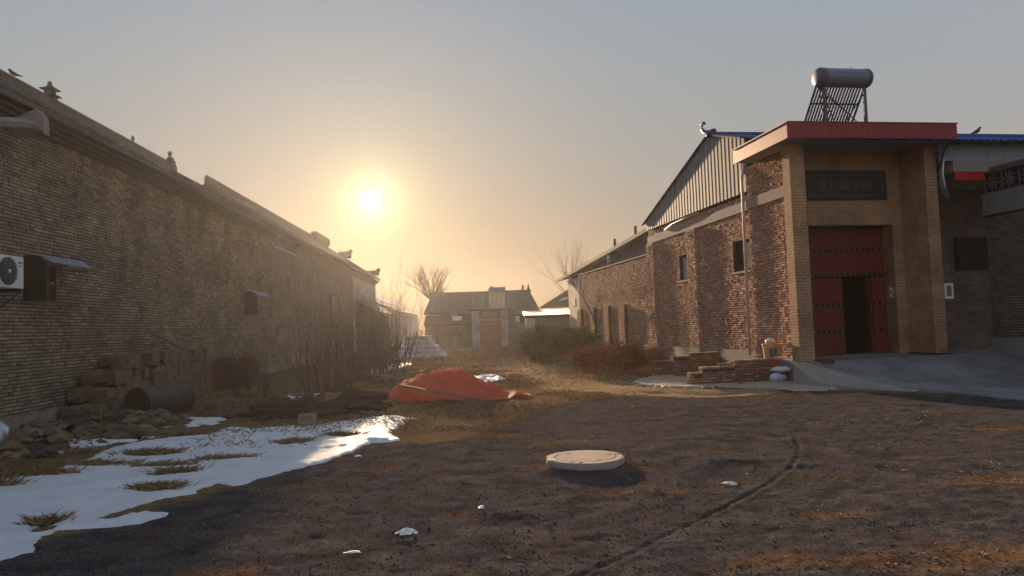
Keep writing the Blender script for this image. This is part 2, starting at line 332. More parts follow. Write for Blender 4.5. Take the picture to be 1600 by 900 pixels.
# ------------------------------------------------------------------ ground
GRV=np.array([(3.95,10.6),(3.7,9.84),(3.58,9.45),(3.33,8.85),(3.02,8.26),(2.68,7.73),(2.3,7.19),(1.86,6.62),(1.39,6.08),(1.06,5.72),(.78,5.36),(.3,4.9)])
CIN=[(-2.6,12.6),(-1.7,10.9),(-1.0,10.9),(-.3,12.4),(.17,14.7),(1.37,16.3),(2.4,16.9),(4.0,17.9),(4.6,18.4),(5.8,16.8),(7.5,15.6),(9,14.5),(14,13),(14,.5),(-9,.5),(-4.5,5.2),(-3.6,7.0),(-3,8.6),(-2.4,10)]
PATH=[(4.6,17.3),(3.3,18.2),(2.2,20),(1.5,23),(1.0,27),(.3,34),(-.7,44),(-1.7,60)]
DIRT=[(4.9,7.3,.8,.35),(2.9,5.0,1.2,.3),(1.6,5.0,.5,.25),(1.35,7.25,.28,.13),(2.6,6.2,.35,.2),(2.7,9.6,.4,.3),(.6,10.5,.6,.3),(-1.7,8.9,.4,.22),(-2.6,7.9,.35,.25),(2.1,7.4,.3,.12),(-2.2,5.2,.6,.3),(.25,8.5,.35,.25),(1.35,8.4,.3,.25),(.9,7.2,.5,.16),(-.6,6.7,.25,.1),(-.3,11.5,.6,.3),(6.8,10.2,.8,.2),(1.3,7.8,.25,.08),(3.4,7.75,.7,.07)]
def pdist(x,y,pts):
    d=np.full(x.shape,1e9)
    for a,b in zip(pts[:-1],pts[1:]):
        a=np.array(a,float);b=np.array(b,float);e=b-a;t=np.clip(((x-a[0])*e[0]+(y-a[1])*e[1])/(e@e),0,1)
        d=np.minimum(d,np.hypot(x-a[0]-t*e[0],y-a[1]-t*e[1]))
    return d
def gz(x,y):
    x=np.asarray(x,float); y=np.asarray(y,float); r=np.hypot(x,y)
    f=np.clip((90-r)/40,0,1)
    z=(fbm(x*.5,y*.5,3,3)-.5)*.10+(fbm(x*3,y*3,3,5)-.5)*.035+(fbm(x*13,y*13,3,9)-.5)*.010
    z=z+(fbm(x*1.7,y*4.5,3,33)-.5)*.016*np.clip((16-y)/3,0,1)
    rut=np.exp(-((pdist(x,y,PATH)-.75)/.2)**2)*-.05
    z=z+rut
    # bank in front of the left row of houses
    vl=x*math.cos(R(3))+y*math.sin(R(3)); z=z+np.clip((-5.6-vl)/2.5,0,1)*.16*np.clip((60-y)/20,0,1)
    vr=x*math.cos(R(9.2))+y*math.sin(R(9.2)); ur=-x*math.sin(R(9.2))+y*math.cos(R(9.2)); z=z+np.clip((vr-7.2)/2.4,0,1)*.14*np.clip((ur-18.5)/2,0,1)
    mh=np.hypot(x-.78,y-8.62); z=z+.05*np.exp(-(np.maximum(mh-.42,0)/.2)**2)*(.55+.9*vnoise(x*4,y*4,71))
    g=pdist(x,y,[tuple(p) for p in GRV]); z=z-(.002+.011*vnoise(x*2.3,y*2.3,91))*np.exp(-(g/.022)**2)+.004*np.exp(-((g-.06)/.03)**2)
    return z*f
def build_ground():
    az=np.concatenate([np.linspace(-44,44,720),np.linspace(44,316,46)[1:-1]])*math.pi/180
    rr=np.concatenate([[0.3,1.2,2.4],np.geomspace(3.4,14,330),np.geomspace(14,70,200)[1:],np.geomspace(70,3500,22)[1:]])
    A,Q=np.meshgrid(az,rr,indexing='xy'); X=Q*np.sin(A); Y=Q*np.cos(A); Z=gz(X,Y)
    nr,na=X.shape; co=np.stack([X,Y,Z],-1).reshape(-1,3)
    i=np.arange(nr-1)[:,None]*na; j=np.arange(na)[None,:]; j2=(j+1)%na
    F=np.stack([i+j,i+na+j,i+na+j2,i+j2],-1).reshape(-1,4)[:,::-1]
    co=np.vstack([co,[0,0,0]]); 
    me=bpy.data.meshes.new('ground'); nf=len(F); tri=np.stack([np.full(na,len(co)-1),np.arange(na),(np.arange(na)+1)%na],-1)[:,::-1]
    me.vertices.add(len(co)); me.vertices.foreach_set('co',co.ravel())
    loops=np.concatenate([F.ravel(),tri.ravel()]); me.loops.add(len(loops)); me.loops.foreach_set('vertex_index',loops)
    me.polygons.add(nf+na); st=np.concatenate([np.arange(nf)*4,nf*4+np.arange(na)*3]); me.polygons.foreach_set('loop_start',st)
    me.update(); me.validate()
    if me.polygons[0].normal.z<0: me.flip_normals()
    me.polygons.foreach_set('use_smooth',np.ones(nf+na,bool))
    x=co[:,0];y=co[:,1]
    cin=np.clip(.5+sdpoly(x,y,CIN)*.9,0,1)
    path=np.clip(.5+(1.55-pdist(x,y,PATH))*.7,0,1)*np.clip((y-13)/3,0,1)*(y<62)
    d=np.zeros_like(x)
    for cx,cy,rx,ry in DIRT: d=np.maximum(d,np.exp(-(((x-cx)/rx)**2+((y-cy)/ry)**2)))
    d=np.clip(d*1.0-.02+(fbm(x*2.6,y*2.6,4,77)-.5)*.9*(d>.05),0,1)
    c=np.stack([cin,path,d,np.ones_like(x)],-1); at=me.color_attributes.new('zones','FLOAT_COLOR','POINT'); at.data.foreach_set('color',c.ravel())
    me.materials.append(m_ground); o=bpy.data.objects.new('ground',me); COL.objects.link(o); o['kind']='structure'
    o['label']='dark cinder and dirt ground of the lane with patches of dry grass'
build_ground()
# snow sheets: height field over the mask
SN=[[(-6.4,8.0),(-6.2,8.91),(-5.9,9.6),(-6.1,11.2),(-5.63,11.92),(-5.06,12.27),(-5.1,13.2),(-4.56,12.97),(-3.8,13.35),(-2.97,13.85),(-2.22,14.03),(-2.12,13.69),(-2.18,12.36),(-1.85,11.17),(-2.17,11.03),(-2.24,10.47),(-2.54,9.55),(-2.87,8.79),(-3.12,8.2),(-3.41,8.42),(-3.52,8.11),(-3.5,7.85),(-3.78,7.7),(-3.88,7.39),(-3.92,6.91),(-3.93,6.69),(-4.13,6.76),(-4.35,6.75),(-4.36,6.54),(-4.02,6.31),(-3.9,5.81),(-3.96,5.69),(-4.37,5.03),(-7.5,4.5),(-8,7.4)],
 [(-3.98,6.5),(-3.91,6.78),(-3.69,6.85),(-3.5,6.98),(-3.3,6.9),(-3.4,6.66),(-3.64,6.55)],
 [(-6.81,15.11),(-6.55,15.57),(-5.78,14.93),(-5.61,13.92),(-5.98,13.66),(-6.41,13.1),(-6.71,14.21)],
 [(-5.93,18.26),(-6.06,19.99),(-5.3,19.98),(-4.78,17.31),(-4.8,16.15),(-5.2,16.0)],
 [(-2.97,14.0),(-2.54,14.35),(-1.9,13.88),(-2.43,13.55)],[(-6.34,32.4),(-5.87,37.4),(-4.95,36.1),(-5.0,33),(-5.39,29.45),(-6,30)],
 [(-5.3,50),(-3.0,56),(-2.6,58),(-5.4,58.5)],[(-7.3,12.3),(-6.3,13.2),(-5.5,12.4),(-6.2,11.0),(-7.2,10.2),(-8,11)]]
BARE=[(-4.6,9.6,.5,.1),(-4.2,9.1,.35,.13),(-3.95,8.15,.32,.2),(-3.9,9.9,.5,.1),(-5.2,10.6,.5,.18),(-5.8,12.4,.5,.25),(-3.35,11.1,.32,.16),(-2.75,11.7,.3,.16),(-4.3,6.75,.2,.12),(-6,9.3,.6,.12),(-5.3,9.75,.35,.08),(-6.3,8.7,.5,.2),(-5.9,9.9,.5,.14),(-6.6,9.7,.6,.3),(-6.9,12,.3,.1)]
def build_snow():
    first=True
    for k,poly in enumerate(SN):
        p=np.array(poly); x0,y0=p.min(0)-.4; x1,y1=p.max(0)+.4; s=.022 if y0<20 else .12
        xs=np.arange(x0,x1,s); ys=np.arange(y0,y1,s*1.3); X,Y=np.meshgrid(xs,ys)
        sd=sdpoly(X,Y,poly)+(fbm(X*1.6,Y*1.6,5,20)-.5)*.20+(fbm(X*6,Y*4,3,22)-.5)*.16+.04
        if k in(2,7): sd=sd-.26+ (fbm(X*2.5,Y*2.5,4,31)-.5)*1.1
        for cx,cy,rx,ry in BARE:
            q=1-np.hypot((X-cx)/(rx*.8),(Y-cy)/(ry*.8))+(fbm(X*5,Y*5,3,40)-.5)*.9; sd=np.minimum(sd,-q*.3)
        sd=sd+(fbm(X*17,Y*15,3,55)-.5)*.07; hgt=np.clip(sd,-.09,1); Z=gz(X,Y)+.010+ .034*(1-np.exp(-np.maximum(hgt,0)*9))+np.minimum(hgt,0)*1.2+(fbm(X*2.2,Y*2.2,3,8)-.5)*.05*np.clip(sd*3,0,1)+.004
        keep=sd>-.085; nr,nc=X.shape; idx=-np.ones(X.shape,int); idx[keep]=np.arange(keep.sum()); co=np.stack([X,Y,Z],-1)[keep]
        q=keep[:-1,:-1]&keep[1:,:-1]&keep[:-1,1:]&keep[1:,1:]
        F=np.stack([idx[:-1,:-1][q],idx[:-1,1:][q],idx[1:,1:][q],idx[1:,:-1][q]],-1)
        me=bpy.data.meshes.new('snow'); me.vertices.add(len(co)); me.vertices.foreach_set('co',co.ravel()); me.loops.add(F.size); me.loops.foreach_set('vertex_index',F.ravel())
        me.polygons.add(len(F)); me.polygons.foreach_set('loop_start',np.arange(len(F))*4); me.update(); me.validate(); me.polygons.foreach_set('use_smooth',np.ones(len(F),bool))
        me.materials.append(m_snow); o=bpy.data.objects.new('snow',me); COL.objects.link(o); o['kind']='structure'
build_snow()
# ------------------------------------------------------------------ brickwork
def P3(axis,plane,s,z,n=0):                     # axis 'u': wall lies along u at v=plane; axis 'v': along v at u=plane
    return (plane+n,s,z) if axis=='u' else (s,plane+n,z)
def brickwork(th,mat,axis,plane,sg,iv,z0,z1,near,nind=300,parent=None,course=.065,blen=.24,depth=.05,jit=.004,skip=None,headers=.35,gap=.013,tilt=.0025,vgap=None):
    bricks=[]; k=0; z=z0
    while z+course*.9<=z1:
        for (a,b) in iv(z+course/2):
            s=a+(.0 if k%2 else -.12)+random.uniform(-.02,.02)
            while s<b-.03:
                ln=blen if random.random()>headers else .115
                e=min(s+ln,b); c0=max(s,a)
                if e-c0>.035 and not (skip and skip((c0+e)/2,z+course/2)): bricks.append((c0,e,z,abs(e-c0-blen)<1e-6))
                s=s+ln+(vgap or gap)
        z+=course; k+=1
    full=sorted([b for b in bricks if b[3]],key=lambda b:near((b[0]+b[1])/2,b[2]))[:nind]
    ind=set((b[0],b[2]) for b in full)
    def geo(m,c0,e,z,jn,w=0):
        h=course-gap; n1=jn*sg; n0=-depth*sg; t=w
        pts=[(c0,z,n0),(e,z,n0),(e,z+h,n0),(c0,z+h,n0),(c0+.002,z+.002,n1-t),(e-.002,z+.002,n1+t),(e-.002,z+h-.002,n1+t),(c0+.002,z+h-.002,n1-t)]
        vs=[P3(axis,plane if m is not None else 0,p[0],p[1],p[2]) for p in pts]
        f=[(4,5,6,7),(0,1,5,4),(1,2,6,5),(2,3,7,6),(3,0,4,7)]
        if (axis=='u')==(sg>0): f=[tuple(reversed(q)) if False else q for q in f]
        return vs,f
    m=MB()
    for c0,e,zz,fu in bricks:
        if (c0,zz) in ind: continue
        vs,f=geo(m,c0,e,zz,random.uniform(-jit,jit)+ (jit*1.5 if random.random()<.06 else 0),random.uniform(-tilt,tilt)); m.add(vs,f)
    if m.v: th.part('brickwork',m,mat,parent,kind='stuff')
    if full:
        var=[]
        for i in range(8):
            q=MB(); vs,f=geo(None,-blen/2,blen/2,0,random.uniform(-jit,jit),random.uniform(-tilt,tilt)); q.add(vs,f); var.append(q.mesh('brick',mat))
        for c0,e,zz,fu in full: th.inst('brick',random.choice(var),P3(axis,plane,(c0+e)/2,zz),parent)
def rects(s0,s1,z0,z1,holes):
    ss=sorted({s0,s1,*[h[0] for h in holes],*[h[1] for h in holes]}); zs=sorted({z0,z1,*[h[2] for h in holes],*[h[3] for h in holes]}); o=[]
    for a,b in zip(ss[:-1],ss[1:]):
        if a<s0 or b>s1: continue
        run=None
        for c,d in zip(zs[:-1],zs[1:]):
            if c<z0 or d>z1: continue
            if any(h[0]<=a and b<=h[1] and h[2]<=c and d<=h[3] for h in holes): run=None; continue
            if run and o and o[-1][:2]==(a,b) and o[-1][3]==c: o[-1]=(a,b,o[-1][2],d)
            else: o.append((a,b,c,d))
            run=True
    return o
def wall_body(th,mat,axis,pa,pb,s0,s1,z0,z1,holes=(),name='wall',parent=None):
    m=MB()
    for a,b,c,d in rects(s0,s1,z0,z1,list(holes)):
        if axis=='u': m.box(min(pa,pb),max(pa,pb),a,b,c,d)
        else: m.box(a,b,min(pa,pb),max(pa,pb),c,d)
    return th.part(name,m,mat,parent)
def iv_holes(s0,s1,holes):
    def f(z):
        o=[(s0,s1)]
        for h in holes:
            if h[2]<=z<=h[3]:
                n=[]
                for a,b in o:
                    if h[1]<=a or h[0]>=b: n.append((a,b)); continue
                    if h[0]>a: n.append((a,h[0]))
                    if h[1]<b: n.append((h[1],b))
                o=n
        return o
    return f
# ================================================================== right row: brick warehouse with metal gable
G=Thing('brick_warehouse','red brick building with bare steel sheet gable and blue roof, left of the gateway','building','R',(9.97,19.2,0))
wins=[(23.5,24.55,3.05,3.9),(19.35,20.4,3.02,3.9)]
pil=[(22.88,23.6),(26.85,27.6)]
VW=9.97
wall_body(G,m_mortarR,'u',VW+.012,VW+.3,19.2,27.6,0,5.22,wins,'wall')
brickwork(G,m_redbrick,'u',VW,-1,iv_holes(19.2,27.6,wins+[(a,b,0,4.7) for a,b in pil]+[(0,99,4.7,4.98)]),.735,5.2,lambda s,z:s,300,jit=.009,headers=.7,gap=.014,tilt=.0035,vgap=.026)
for a,b in pil:
    m=MB().box(VW-.105,VW+.0,a+.01,b-.01,.2,4.69); p=G.part('pilaster',m,m_mortarR)
    brickwork(G,m_redbrick,'u',VW-.12,-1,lambda z,a=a,b=b:[(a,b)],.735,4.69,lambda s,z:s,0,parent=p,depth=.02,jit=.008,headers=.7,gap=.014,tilt=.0035,vgap=.026)
    m=MB(); z=.735
    while z<4.66: m.box(VW-.116,VW+.0,a-.0,a+.012,z,z+.054); z+=.065
    G.part('pilaster_edge_bricks',m,m_redbrick,p,kind='stuff')
G.part('concrete_beam',MB().box(VW-.04,VW+.02,19.2,27.6,4.7,4.975),m_conc)
m=MB().box(VW-.03,VW+.02,19.2,27.6,-.05,.73)
for a,b in pil: m.box(VW-.14,VW-.02,a-.01,b+.01,-.05,.725)
G.part('cement_dado',m,m_dado)
for (a,b,c,d) in wins:
    m=MB(); m.box(VW+.10,VW+.15,a,b,c,c+.05); m.box(VW+.10,VW+.15,a,b,d-.05,d); m.box(VW+.10,VW+.15,a,a+.05,c+.05,d-.05); m.box(VW+.10,VW+.15,b-.05,b,c+.05,d-.05); mid=(a+b)/2; m.box(VW+.095,VW+.15,mid-.03,mid+.03,c+.05,d-.05)
    f=G.part('window',m,m_frame)
    G.part('pane',MB().box(VW+.125,VW+.135,a+.05,mid-.03,c+.05,d-.05),m_palepane if a<22 else m_glass,f); G.part('pane',MB().box(VW+.120,VW+.13,mid+.03,b-.05,c+.05,d-.05),m_glass if a<22 else m_palepane,f)
    G.part('sill',MB().box(VW-.05,VW+.1,a-.04,b+.04,c-.06,c-.002),m_conc,f)
# metal gable
UA,ZA=21.5,7.42
def gtop(u): return 5.52+(ZA-5.52)*(27.75-u)/(27.75-UA) if u>UA else ZA-(UA-u)*.29
n=34; w_=(27.62-19.2)/n
for i in range(n):
    a=19.2+i*w_; b=a+w_; m=MB()
    xs=[(a,0),(a+w_*.16,-.045),(a+w_*.74,-.045),(a+w_*.86,0),(b,0)]
    vs=[(VW-.03+q,s,5.22) for s,q in xs]+[(VW-.03+q,s,gtop(s)-.03) for s,q in xs]
    m.add(vs,[(j,j+5,j+6,j+1) for j in range(4)]); G.part('metal_panel',m,m_steel)
G.part('gable_backing',MB().prism([(19.2,5.22),(27.6,5.22),(27.6,5.45),(UA,ZA-.08),(19.2,6.7)],0,VW+.0,VW+.1),m_dark)
# blue corrugated roof, both slopes
def corr(m,v0,v1,pA,pB,step=.2,h=.035,n=None):   # ribs run from pA=(u,z) to pB=(u,z), spaced along v
    v=v0; row=[]
    while v<v1: row+=[(v,0),(v+step*.5,0),(v+step*.62,h),(v+step*.85,h)]; v+=step
    k=len(m.v)
    for (a,q) in row: m.v.append((a,pA[0],pA[1]+q)); m.v.append((a,pB[0],pB[1]+q))
    for i in range(len(row)-1): j=k+2*i; m.f.append((j,j+1,j+3,j+2))
m=MB(); corr(m,9.82,24,(27.85,5.50),(UA,ZA)); corr(m,9.82,24,(15.85,5.82),(UA,ZA)); r=G.part('roof',m,m_blue)
m=MB().tube([(9.8,UA,ZA+.03),(24,UA,ZA+.03)],.09,6); G.part('ridge_cap',m,m_blue,r)
m=MB().tube([(9.9,UA,ZA),(9.78,UA+.06,ZA+.12),(9.74,UA+.12,ZA+.27),(9.76,UA+.17,ZA+.36),(9.84,UA+.13,ZA+.40),(9.86,UA+.05,ZA+.36),(9.84,UA+.04,ZA+.31)],[.08,.07,.055,.05,.045,.035,.02],6); 
m=MB().tube([(9.86,UA-.5,ZA+.02),(9.84,UA-.15,ZA+.04),(9.82,UA+.12,ZA+.12),(9.82,UA+.30,ZA+.26),(9.82,UA+.33,ZA+.38),(9.82,UA+.22,ZA+.46),(9.82,UA+.08,ZA+.42),(9.82,UA+.06,ZA+.34)],[.07,.08,.075,.06,.05,.045,.035,.02],7); G.part('scroll_finial',m,m_blue,r,smooth=True)
m=MB().bar((VW-.12,27.9,5.49),(VW-.12,UA,ZA+.03),.05); m.bar((VW-.12,19.3,6.78),(VW-.12,UA,ZA+.03),.05); G.part('verge_trim',m,m_alu,r)
# drain pipe and lead
single('drain_pipe','tall thin drainpipe down the brick wall left of the gateway','pipe','R',(VW-.12,19.35,.55),MB().tube([(VW-.05,19.32,6.1),(VW-.14,19.34,5.6),(VW-.15,19.38,.62)],.04,8),m_pipe,True)
single('gutter_pipe','short bent grey pipe lying under the steel gable','pipe','R',(VW-.08,25.5,5.1),MB().tube([(VW-.07,22.6,5.15),(VW-.1,23.8,5.12),(VW-.1,24.8,5.09),(VW-.08,25.6,4.99)],.035,6),m_pipe,True)
# front wall of the warehouse to the right of the gateway
# (body behind the gateway)
mw=MB().box(13.6,20,18.5,18.8,0,5.1); G.part('courtyard_wall',mw,m_darkbrick)
G.part('cladding_band',MB().box(13.62,21,16.3,16.36,5.42,5.84),m_palebl)
G.part('eave_beam',MB().box(13.95,21,16.28,18.5,5.14,5.415),m_conc)
f=G.part('window',MB().box(15.72,16.85,18.42,18.5,2.8,3.72),m_dark,label='dark courtyard window'); G.part('pane',MB().box(15.77,16.8,18.40,18.419,2.85,3.67),m_dark,f)
single('red_banner','red cloth strip hung under the eave right of the gateway','banner','R',(14.35,16.34,4.95),MB().box(14.0,14.85,16.30,16.32,4.93,5.13),m_red)
t=Thing('meter_box','white framed box on the courtyard wall right of the gateway','box','R',(15.38,18.5,2.0))
m=MB(); 
for q in ((15.24,15.52,2.0,2.07),(15.24,15.52,2.37,2.44),(15.24,15.30,2.07,2.37),(15.46,15.52,2.07,2.37)): m.box(q[0],q[1],18.4,18.49,q[2],q[3])
t.part('frame',m,m_white); t.part('panel',MB().box(15.3,15.46,18.44,18.49,2.07,2.37),m_plank)
single('stone_shelf','low grey brick bench against the courtyard wall','bench','R',(15.5,18.2,.6),MB().bbox(14.7,16.0,17.8,18.48,.45,1.62,.03),m_darkbrick)
# ================================================================== gateway
W=Thing('gateway','brown tiled gateway with red edged flat roof and dark red doors','gateway','R',(9.85,16.8,.55))
wall_body(W,m_mortarR,'u',9.9,10.25,16.8,19.19,.3,5.9,(),'side_wall')
brickwork(W,m_redbrick,'u',9.885,-1,iv_holes(16.8,19.19,[(0,99,4.7,4.98)]),.62,5.88,lambda s,z:s+abs(z-3)*.01,300,jit=.009,headers=.7,gap=.014,tilt=.0035,vgap=.026)
W.part('side_beam',MB().box(9.84,9.9,16.8,19.19,4.7,4.975),m_conc)
W.part('side_footing',MB().box(9.87,9.9,16.8,19.19,.2,.62),m_dado)
W.part('column',MB().bbox(9.62,10.02,16.45,16.8,.56,5.9,.012),m_tileface)
W.part('column',MB().bbox(13.29,13.62,16.45,16.85,.56,5.9,.012),m_tileface)
DV0,DV1,DZ0,DZ1=10.5,13.0,.6,3.98
wall_body(W,m_tileface,'v',17.4,17.72,10.02,13.285,.55,5.9,[(DV0,DV1,.55,DZ1)],'front_wall')
W.part('return_wall',MB().box(13.29,13.6,16.85,17.72,.56,5.9),m_tileside)
W.part('return_wall',MB().box(9.9,10.02,16.8,17.4,.56,5.9),m_tileside)
W.part('reveal',MB().box(DV1,DV1+.02,17.5,17.9,.56,DZ1),m_tileside)
# flat roof with fascia of small red tiles
W.part('roof_slab',MB().box(9.33,13.75,15.93,18.7,5.9,6.2),m_slabconc)
fm=MB(); u=15.9
st=.085
v=9.3
while v<13.8: fm.box(v+.003,min(v+st-.003,13.8),15.9,15.93,5.88,6.25); v+=st
u=15.93
while u<18.74: fm.box(9.3,9.33,u+.003,min(u+st-.003,18.75),5.88,6.25); u+=st
W.part('fascia_tiles',fm,m_redfascia,kind='stuff')
fm=MB(); fm.box(9.31,9.34,15.91,18.75,5.89,6.24); fm.box(9.34,13.79,15.91,15.94,5.89,6.24); W.part('fascia',fm,m_redfascia)
W.part('roof_trim',MB().box(9.28,13.82,15.88,18.76,6.25,6.275),m_redfascia)
# doors
UD=17.82
tr=W.part('transom',MB().box(DV0,DV1,UD,UD+.05,2.66,DZ1),m_door)
lf=W.part('door_leaf',MB().box(DV0,11.74,UD,UD+.05,.62,2.63),m_door)
rf=W.part('door_leaf',MB().box(12.60,DV1,UD,UD+.05,.62,2.63),m_door)
op=W.part('open_door',MB().box(12.54,12.59,UD+.04,UD+.2,.64,2.6),m_door)
def band(par,a,b,z):
    W.part('iron_band',MB().box(a,b,UD-.012,UD,z-.04,z+.04),m_band,par); m=MB(); k=max(2,int((b-a)/.155)); 
    for i in range(k): m.lathe([(.024,0),(.02,-.012),(.008,-.022)],(a+(i+.5)*(b-a)/k,UD-.012,z),8,1)
    W.part('stud_row',m,m_gold,par,smooth=True)
band(tr,DV0,DV1,3.36); band(tr,DV0,DV1,2.70)
band(lf,DV0,11.74,1.93); band(lf,DV0,11.74,1.22); band(rf,12.60,DV1,1.93); band(rf,12.60,DV1,1.22)
W.part('door_handle',MB().tube([(11.4,UD-.01,2.2),(11.42,UD-.05,2.12),(11.37,UD-.05,2.04),(11.4,UD-.01,2.0)],.012,6),m_alu,lf)
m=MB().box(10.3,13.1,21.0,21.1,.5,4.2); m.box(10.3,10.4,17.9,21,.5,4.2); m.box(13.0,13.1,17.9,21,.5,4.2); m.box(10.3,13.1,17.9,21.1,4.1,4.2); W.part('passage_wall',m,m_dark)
W.part('threshold',MB().box(DV0,DV1,17.4,18.0,.5,.605),m_yard)
pl=W.part('plinth',MB().box(13.22,13.7,16.38,16.46,.5,.62),m_plaque); W.part('plinth',MB().box(13.22,13.285,16.46,17.4,.5,.62),m_plaque)
W.part('plinth_block',MB().box(9.98,10.28,16.08,16.44,.44,.6),simple('red_granite_block',(.13,.03,.03),rough=.6))
# name plaque
Q=Thing('name_plaque','dark stone name plaque with carved characters above the gateway door','plaque','R',(11.65,17.4,4.62))
Q.part('plaque_frame',MB().box(10.47,12.86,17.34,17.398,4.64,5.40),m_plaque)
m=MB(); 
for a,b,c,d in ((10.60,12.73,4.74,4.765),(10.60,12.73,5.27,5.295),(10.60,10.625,4.765,5.27),(12.705,12.73,4.765,5.27)): m.box(a,b,17.325,17.339,c,d)
Q.part('border',m,m_plaquelet)
def text(body,size,fr,pos,mat,name,parent,org,ext=.004,sx=1):
    cu=bpy.data.curves.new(name,'FONT'); cu.body=body; cu.size=size; cu.extrude=ext; cu.align_x='CENTER'; cu.align_y='CENTER'; cu.space_character=1.0
    o=bpy.data.objects.new(name,cu); COL.objects.link(o); dg=bpy.context.evaluated_depsgraph_get(); me=bpy.data.meshes.new_from_object(o.evaluated_get(dg)); bpy.data.objects.remove(o)
    me.name=name; me.materials.clear(); me.materials.append(mat); q=bpy.data.objects.new(name,me); COL.objects.link(q); q.parent=parent
    q.location=(pos[0]-org[0],pos[1]-org[1],pos[2]-org[2]); q.rotation_euler=(R(90),0,0); q.scale=(sx,1,1); return q
text('家和萬事興',.33,'R',(11.66,17.333,5.0),m_plaquelet,'lettering',Q.o,Q.org,.006,.95)
t=Thing('number_plate','small white notice plate on the right door jamb','plate','R',(12.84,17.6,2.05)); t.part('plate',MB().box(12.984,12.998,17.54,17.66,2.06,2.34),m_white); t.part('print',MB().box(12.980,12.9835,17.57,17.63,2.16,2.25),m_plank)
# curved pipes at the gateway's right edge
t=Thing('curved_downspout','pair of curved silver downspouts hanging beside the right gate column','pipe','R',(13.6,16.3,4.4))
t.part('pipe',MB().tube([(13.85,16.25,5.86),(13.72,16.22,5.72),(13.62,16.22,5.45),(13.58,16.22,5.1),(13.62,16.22,4.75),(13.72,16.22,4.45)],.035,8),m_tin,smooth=True)
t.part('pipe',MB().tube([(13.84,16.2,5.86),(13.6,16.18,5.6),(13.48,16.18,5.2),(13.48,16.18,4.85),(13.56,16.18,4.55),(13.66,16.18,4.38)],.03,8),m_grille,smooth=True)
# solar water heater on the gateway roof
T=Thing('solar_water_heater','solar water heater with blue grey tank standing on the gateway roof','water heater','R',(11.55,17.4,6.27))
zc=7.73
tk=T.part('tank',MB().lathe([(.235,10.99),(.24,11.0),(.24,12.15),(.235,12.16)],(0,17,zc),28,0),m_tank,smooth=False)
T.part('end_cap',MB().lathe([(.12,10.80),(.21,10.82),(.25,10.88),(.25,11.0)],(0,17,zc),28,0),m_tankend,tk,smooth=True)
T.part('end_cap',MB().lathe([(.25,12.15),(.25,12.22),(.21,12.28),(.12,12.30)],(0,17,zc),28,0),m_tankend,tk,smooth=True)
m=MB(); random.seed(3); x=11.2
while x<11.98:                                            # faint illegible print on the tank
    for k in range(3):
        a=x+random.uniform(0,.045); z=zc+.06+random.uniform(-.018,.018); m.box(a,a+random.uniform(.01,.03),16.759-.004,16.775,z,z+.007)
    x+=.075
T.part('faded_lettering',m,m_tankend,tk)
T.part('vent_pipe',MB().tube([(11.8,17,zc+.2),(11.8,17,zc+.29)],.012,6),m_tankend,tk)
tb=MB().tube([(0,0,0),(0,.98,-1.18)],.024,8).mesh('tube',m_tube,True)
for i in range(15): T.inst('tube',tb,(10.93+i*.083,17.04,zc-.17))
m=MB()
for v in (11.0,12.12): T.part('leg',MB().box(v-.04,v+.04,16.95,17.0,6.275,zc-.15),m_alu)
for v in (10.84,12.2): T.part('side_rail',MB().bar((v,17.02,zc-.15),(v,18.05,6.3),.05),m_alu)
T.part('brace',MB().bar((11.0,17.0,7.3),(12.12,17.6,6.95),.022),m_alu); T.part('brace',MB().bar((11.35,17.0,6.3),(12.12,17.0,7.35),.022),m_alu)
T.part('brace',MB().bar((10.9,17.02,7.5),(12.15,17.0,6.35),.022),m_alu); T.part('brace',MB().bar((10.95,17.0,7.4),(11.35,17.0,6.3),.022),m_alu)
T.part('cross_rail',MB().bar((10.84,17.95,6.42),(12.2,17.95,6.42),.04),m_alu); T.part('cross_rail',MB().bar((10.84,17.35,7.16),(12.2,17.35,7.16),.03),m_alu)
T.part('feed_hose',MB().tube([(10.88,16.95,zc-.1),(10.86,16.95,7.3),(10.92,17.0,6.9),(10.98,17.0,6.5),(11.0,17,6.29)],.014,6),m_rust,smooth=True)
# bird on the blue ridge
def bird(label,loc,fr,mat,s=1,flip=1):
    m=MB(); pts=[(-.17,0,.02),(-.10,0,.05),(-.02,0,.08),(.05,0,.12),(.08,0,.17),(.10,0,.20),(.13,0,.205),(.155,0,.20)]; rr=[.008,.03,.052,.05,.034,.03,.022,.004]
    m.tube([(p[0]*flip*s+loc[0],loc[1],p[2]*s+loc[2]) for p in pts],[q*s for q in rr],8)
    m.tube([(-.1*flip*s+loc[0],loc[1],.06*s+loc[2]),(-.24*flip*s+loc[0],loc[1],.0*s+loc[2])],[.025*s,.012*s],6)
    for q in (-.015,.015): m.tube([(loc[0],loc[1]+q,loc[2]+.06*s),(loc[0],loc[1]+q,loc[2])],.006,4)
    single('bird',label,'bird',fr,loc,m,mat,True)
m_bird=simple('dark_feather',(.05,.05,.06),rough=.7,bump=0)
bird('dark bird perched on the blue roof ridge at the far right',(19.4,UA,ZA+.1),'R',m_bird,1.15)
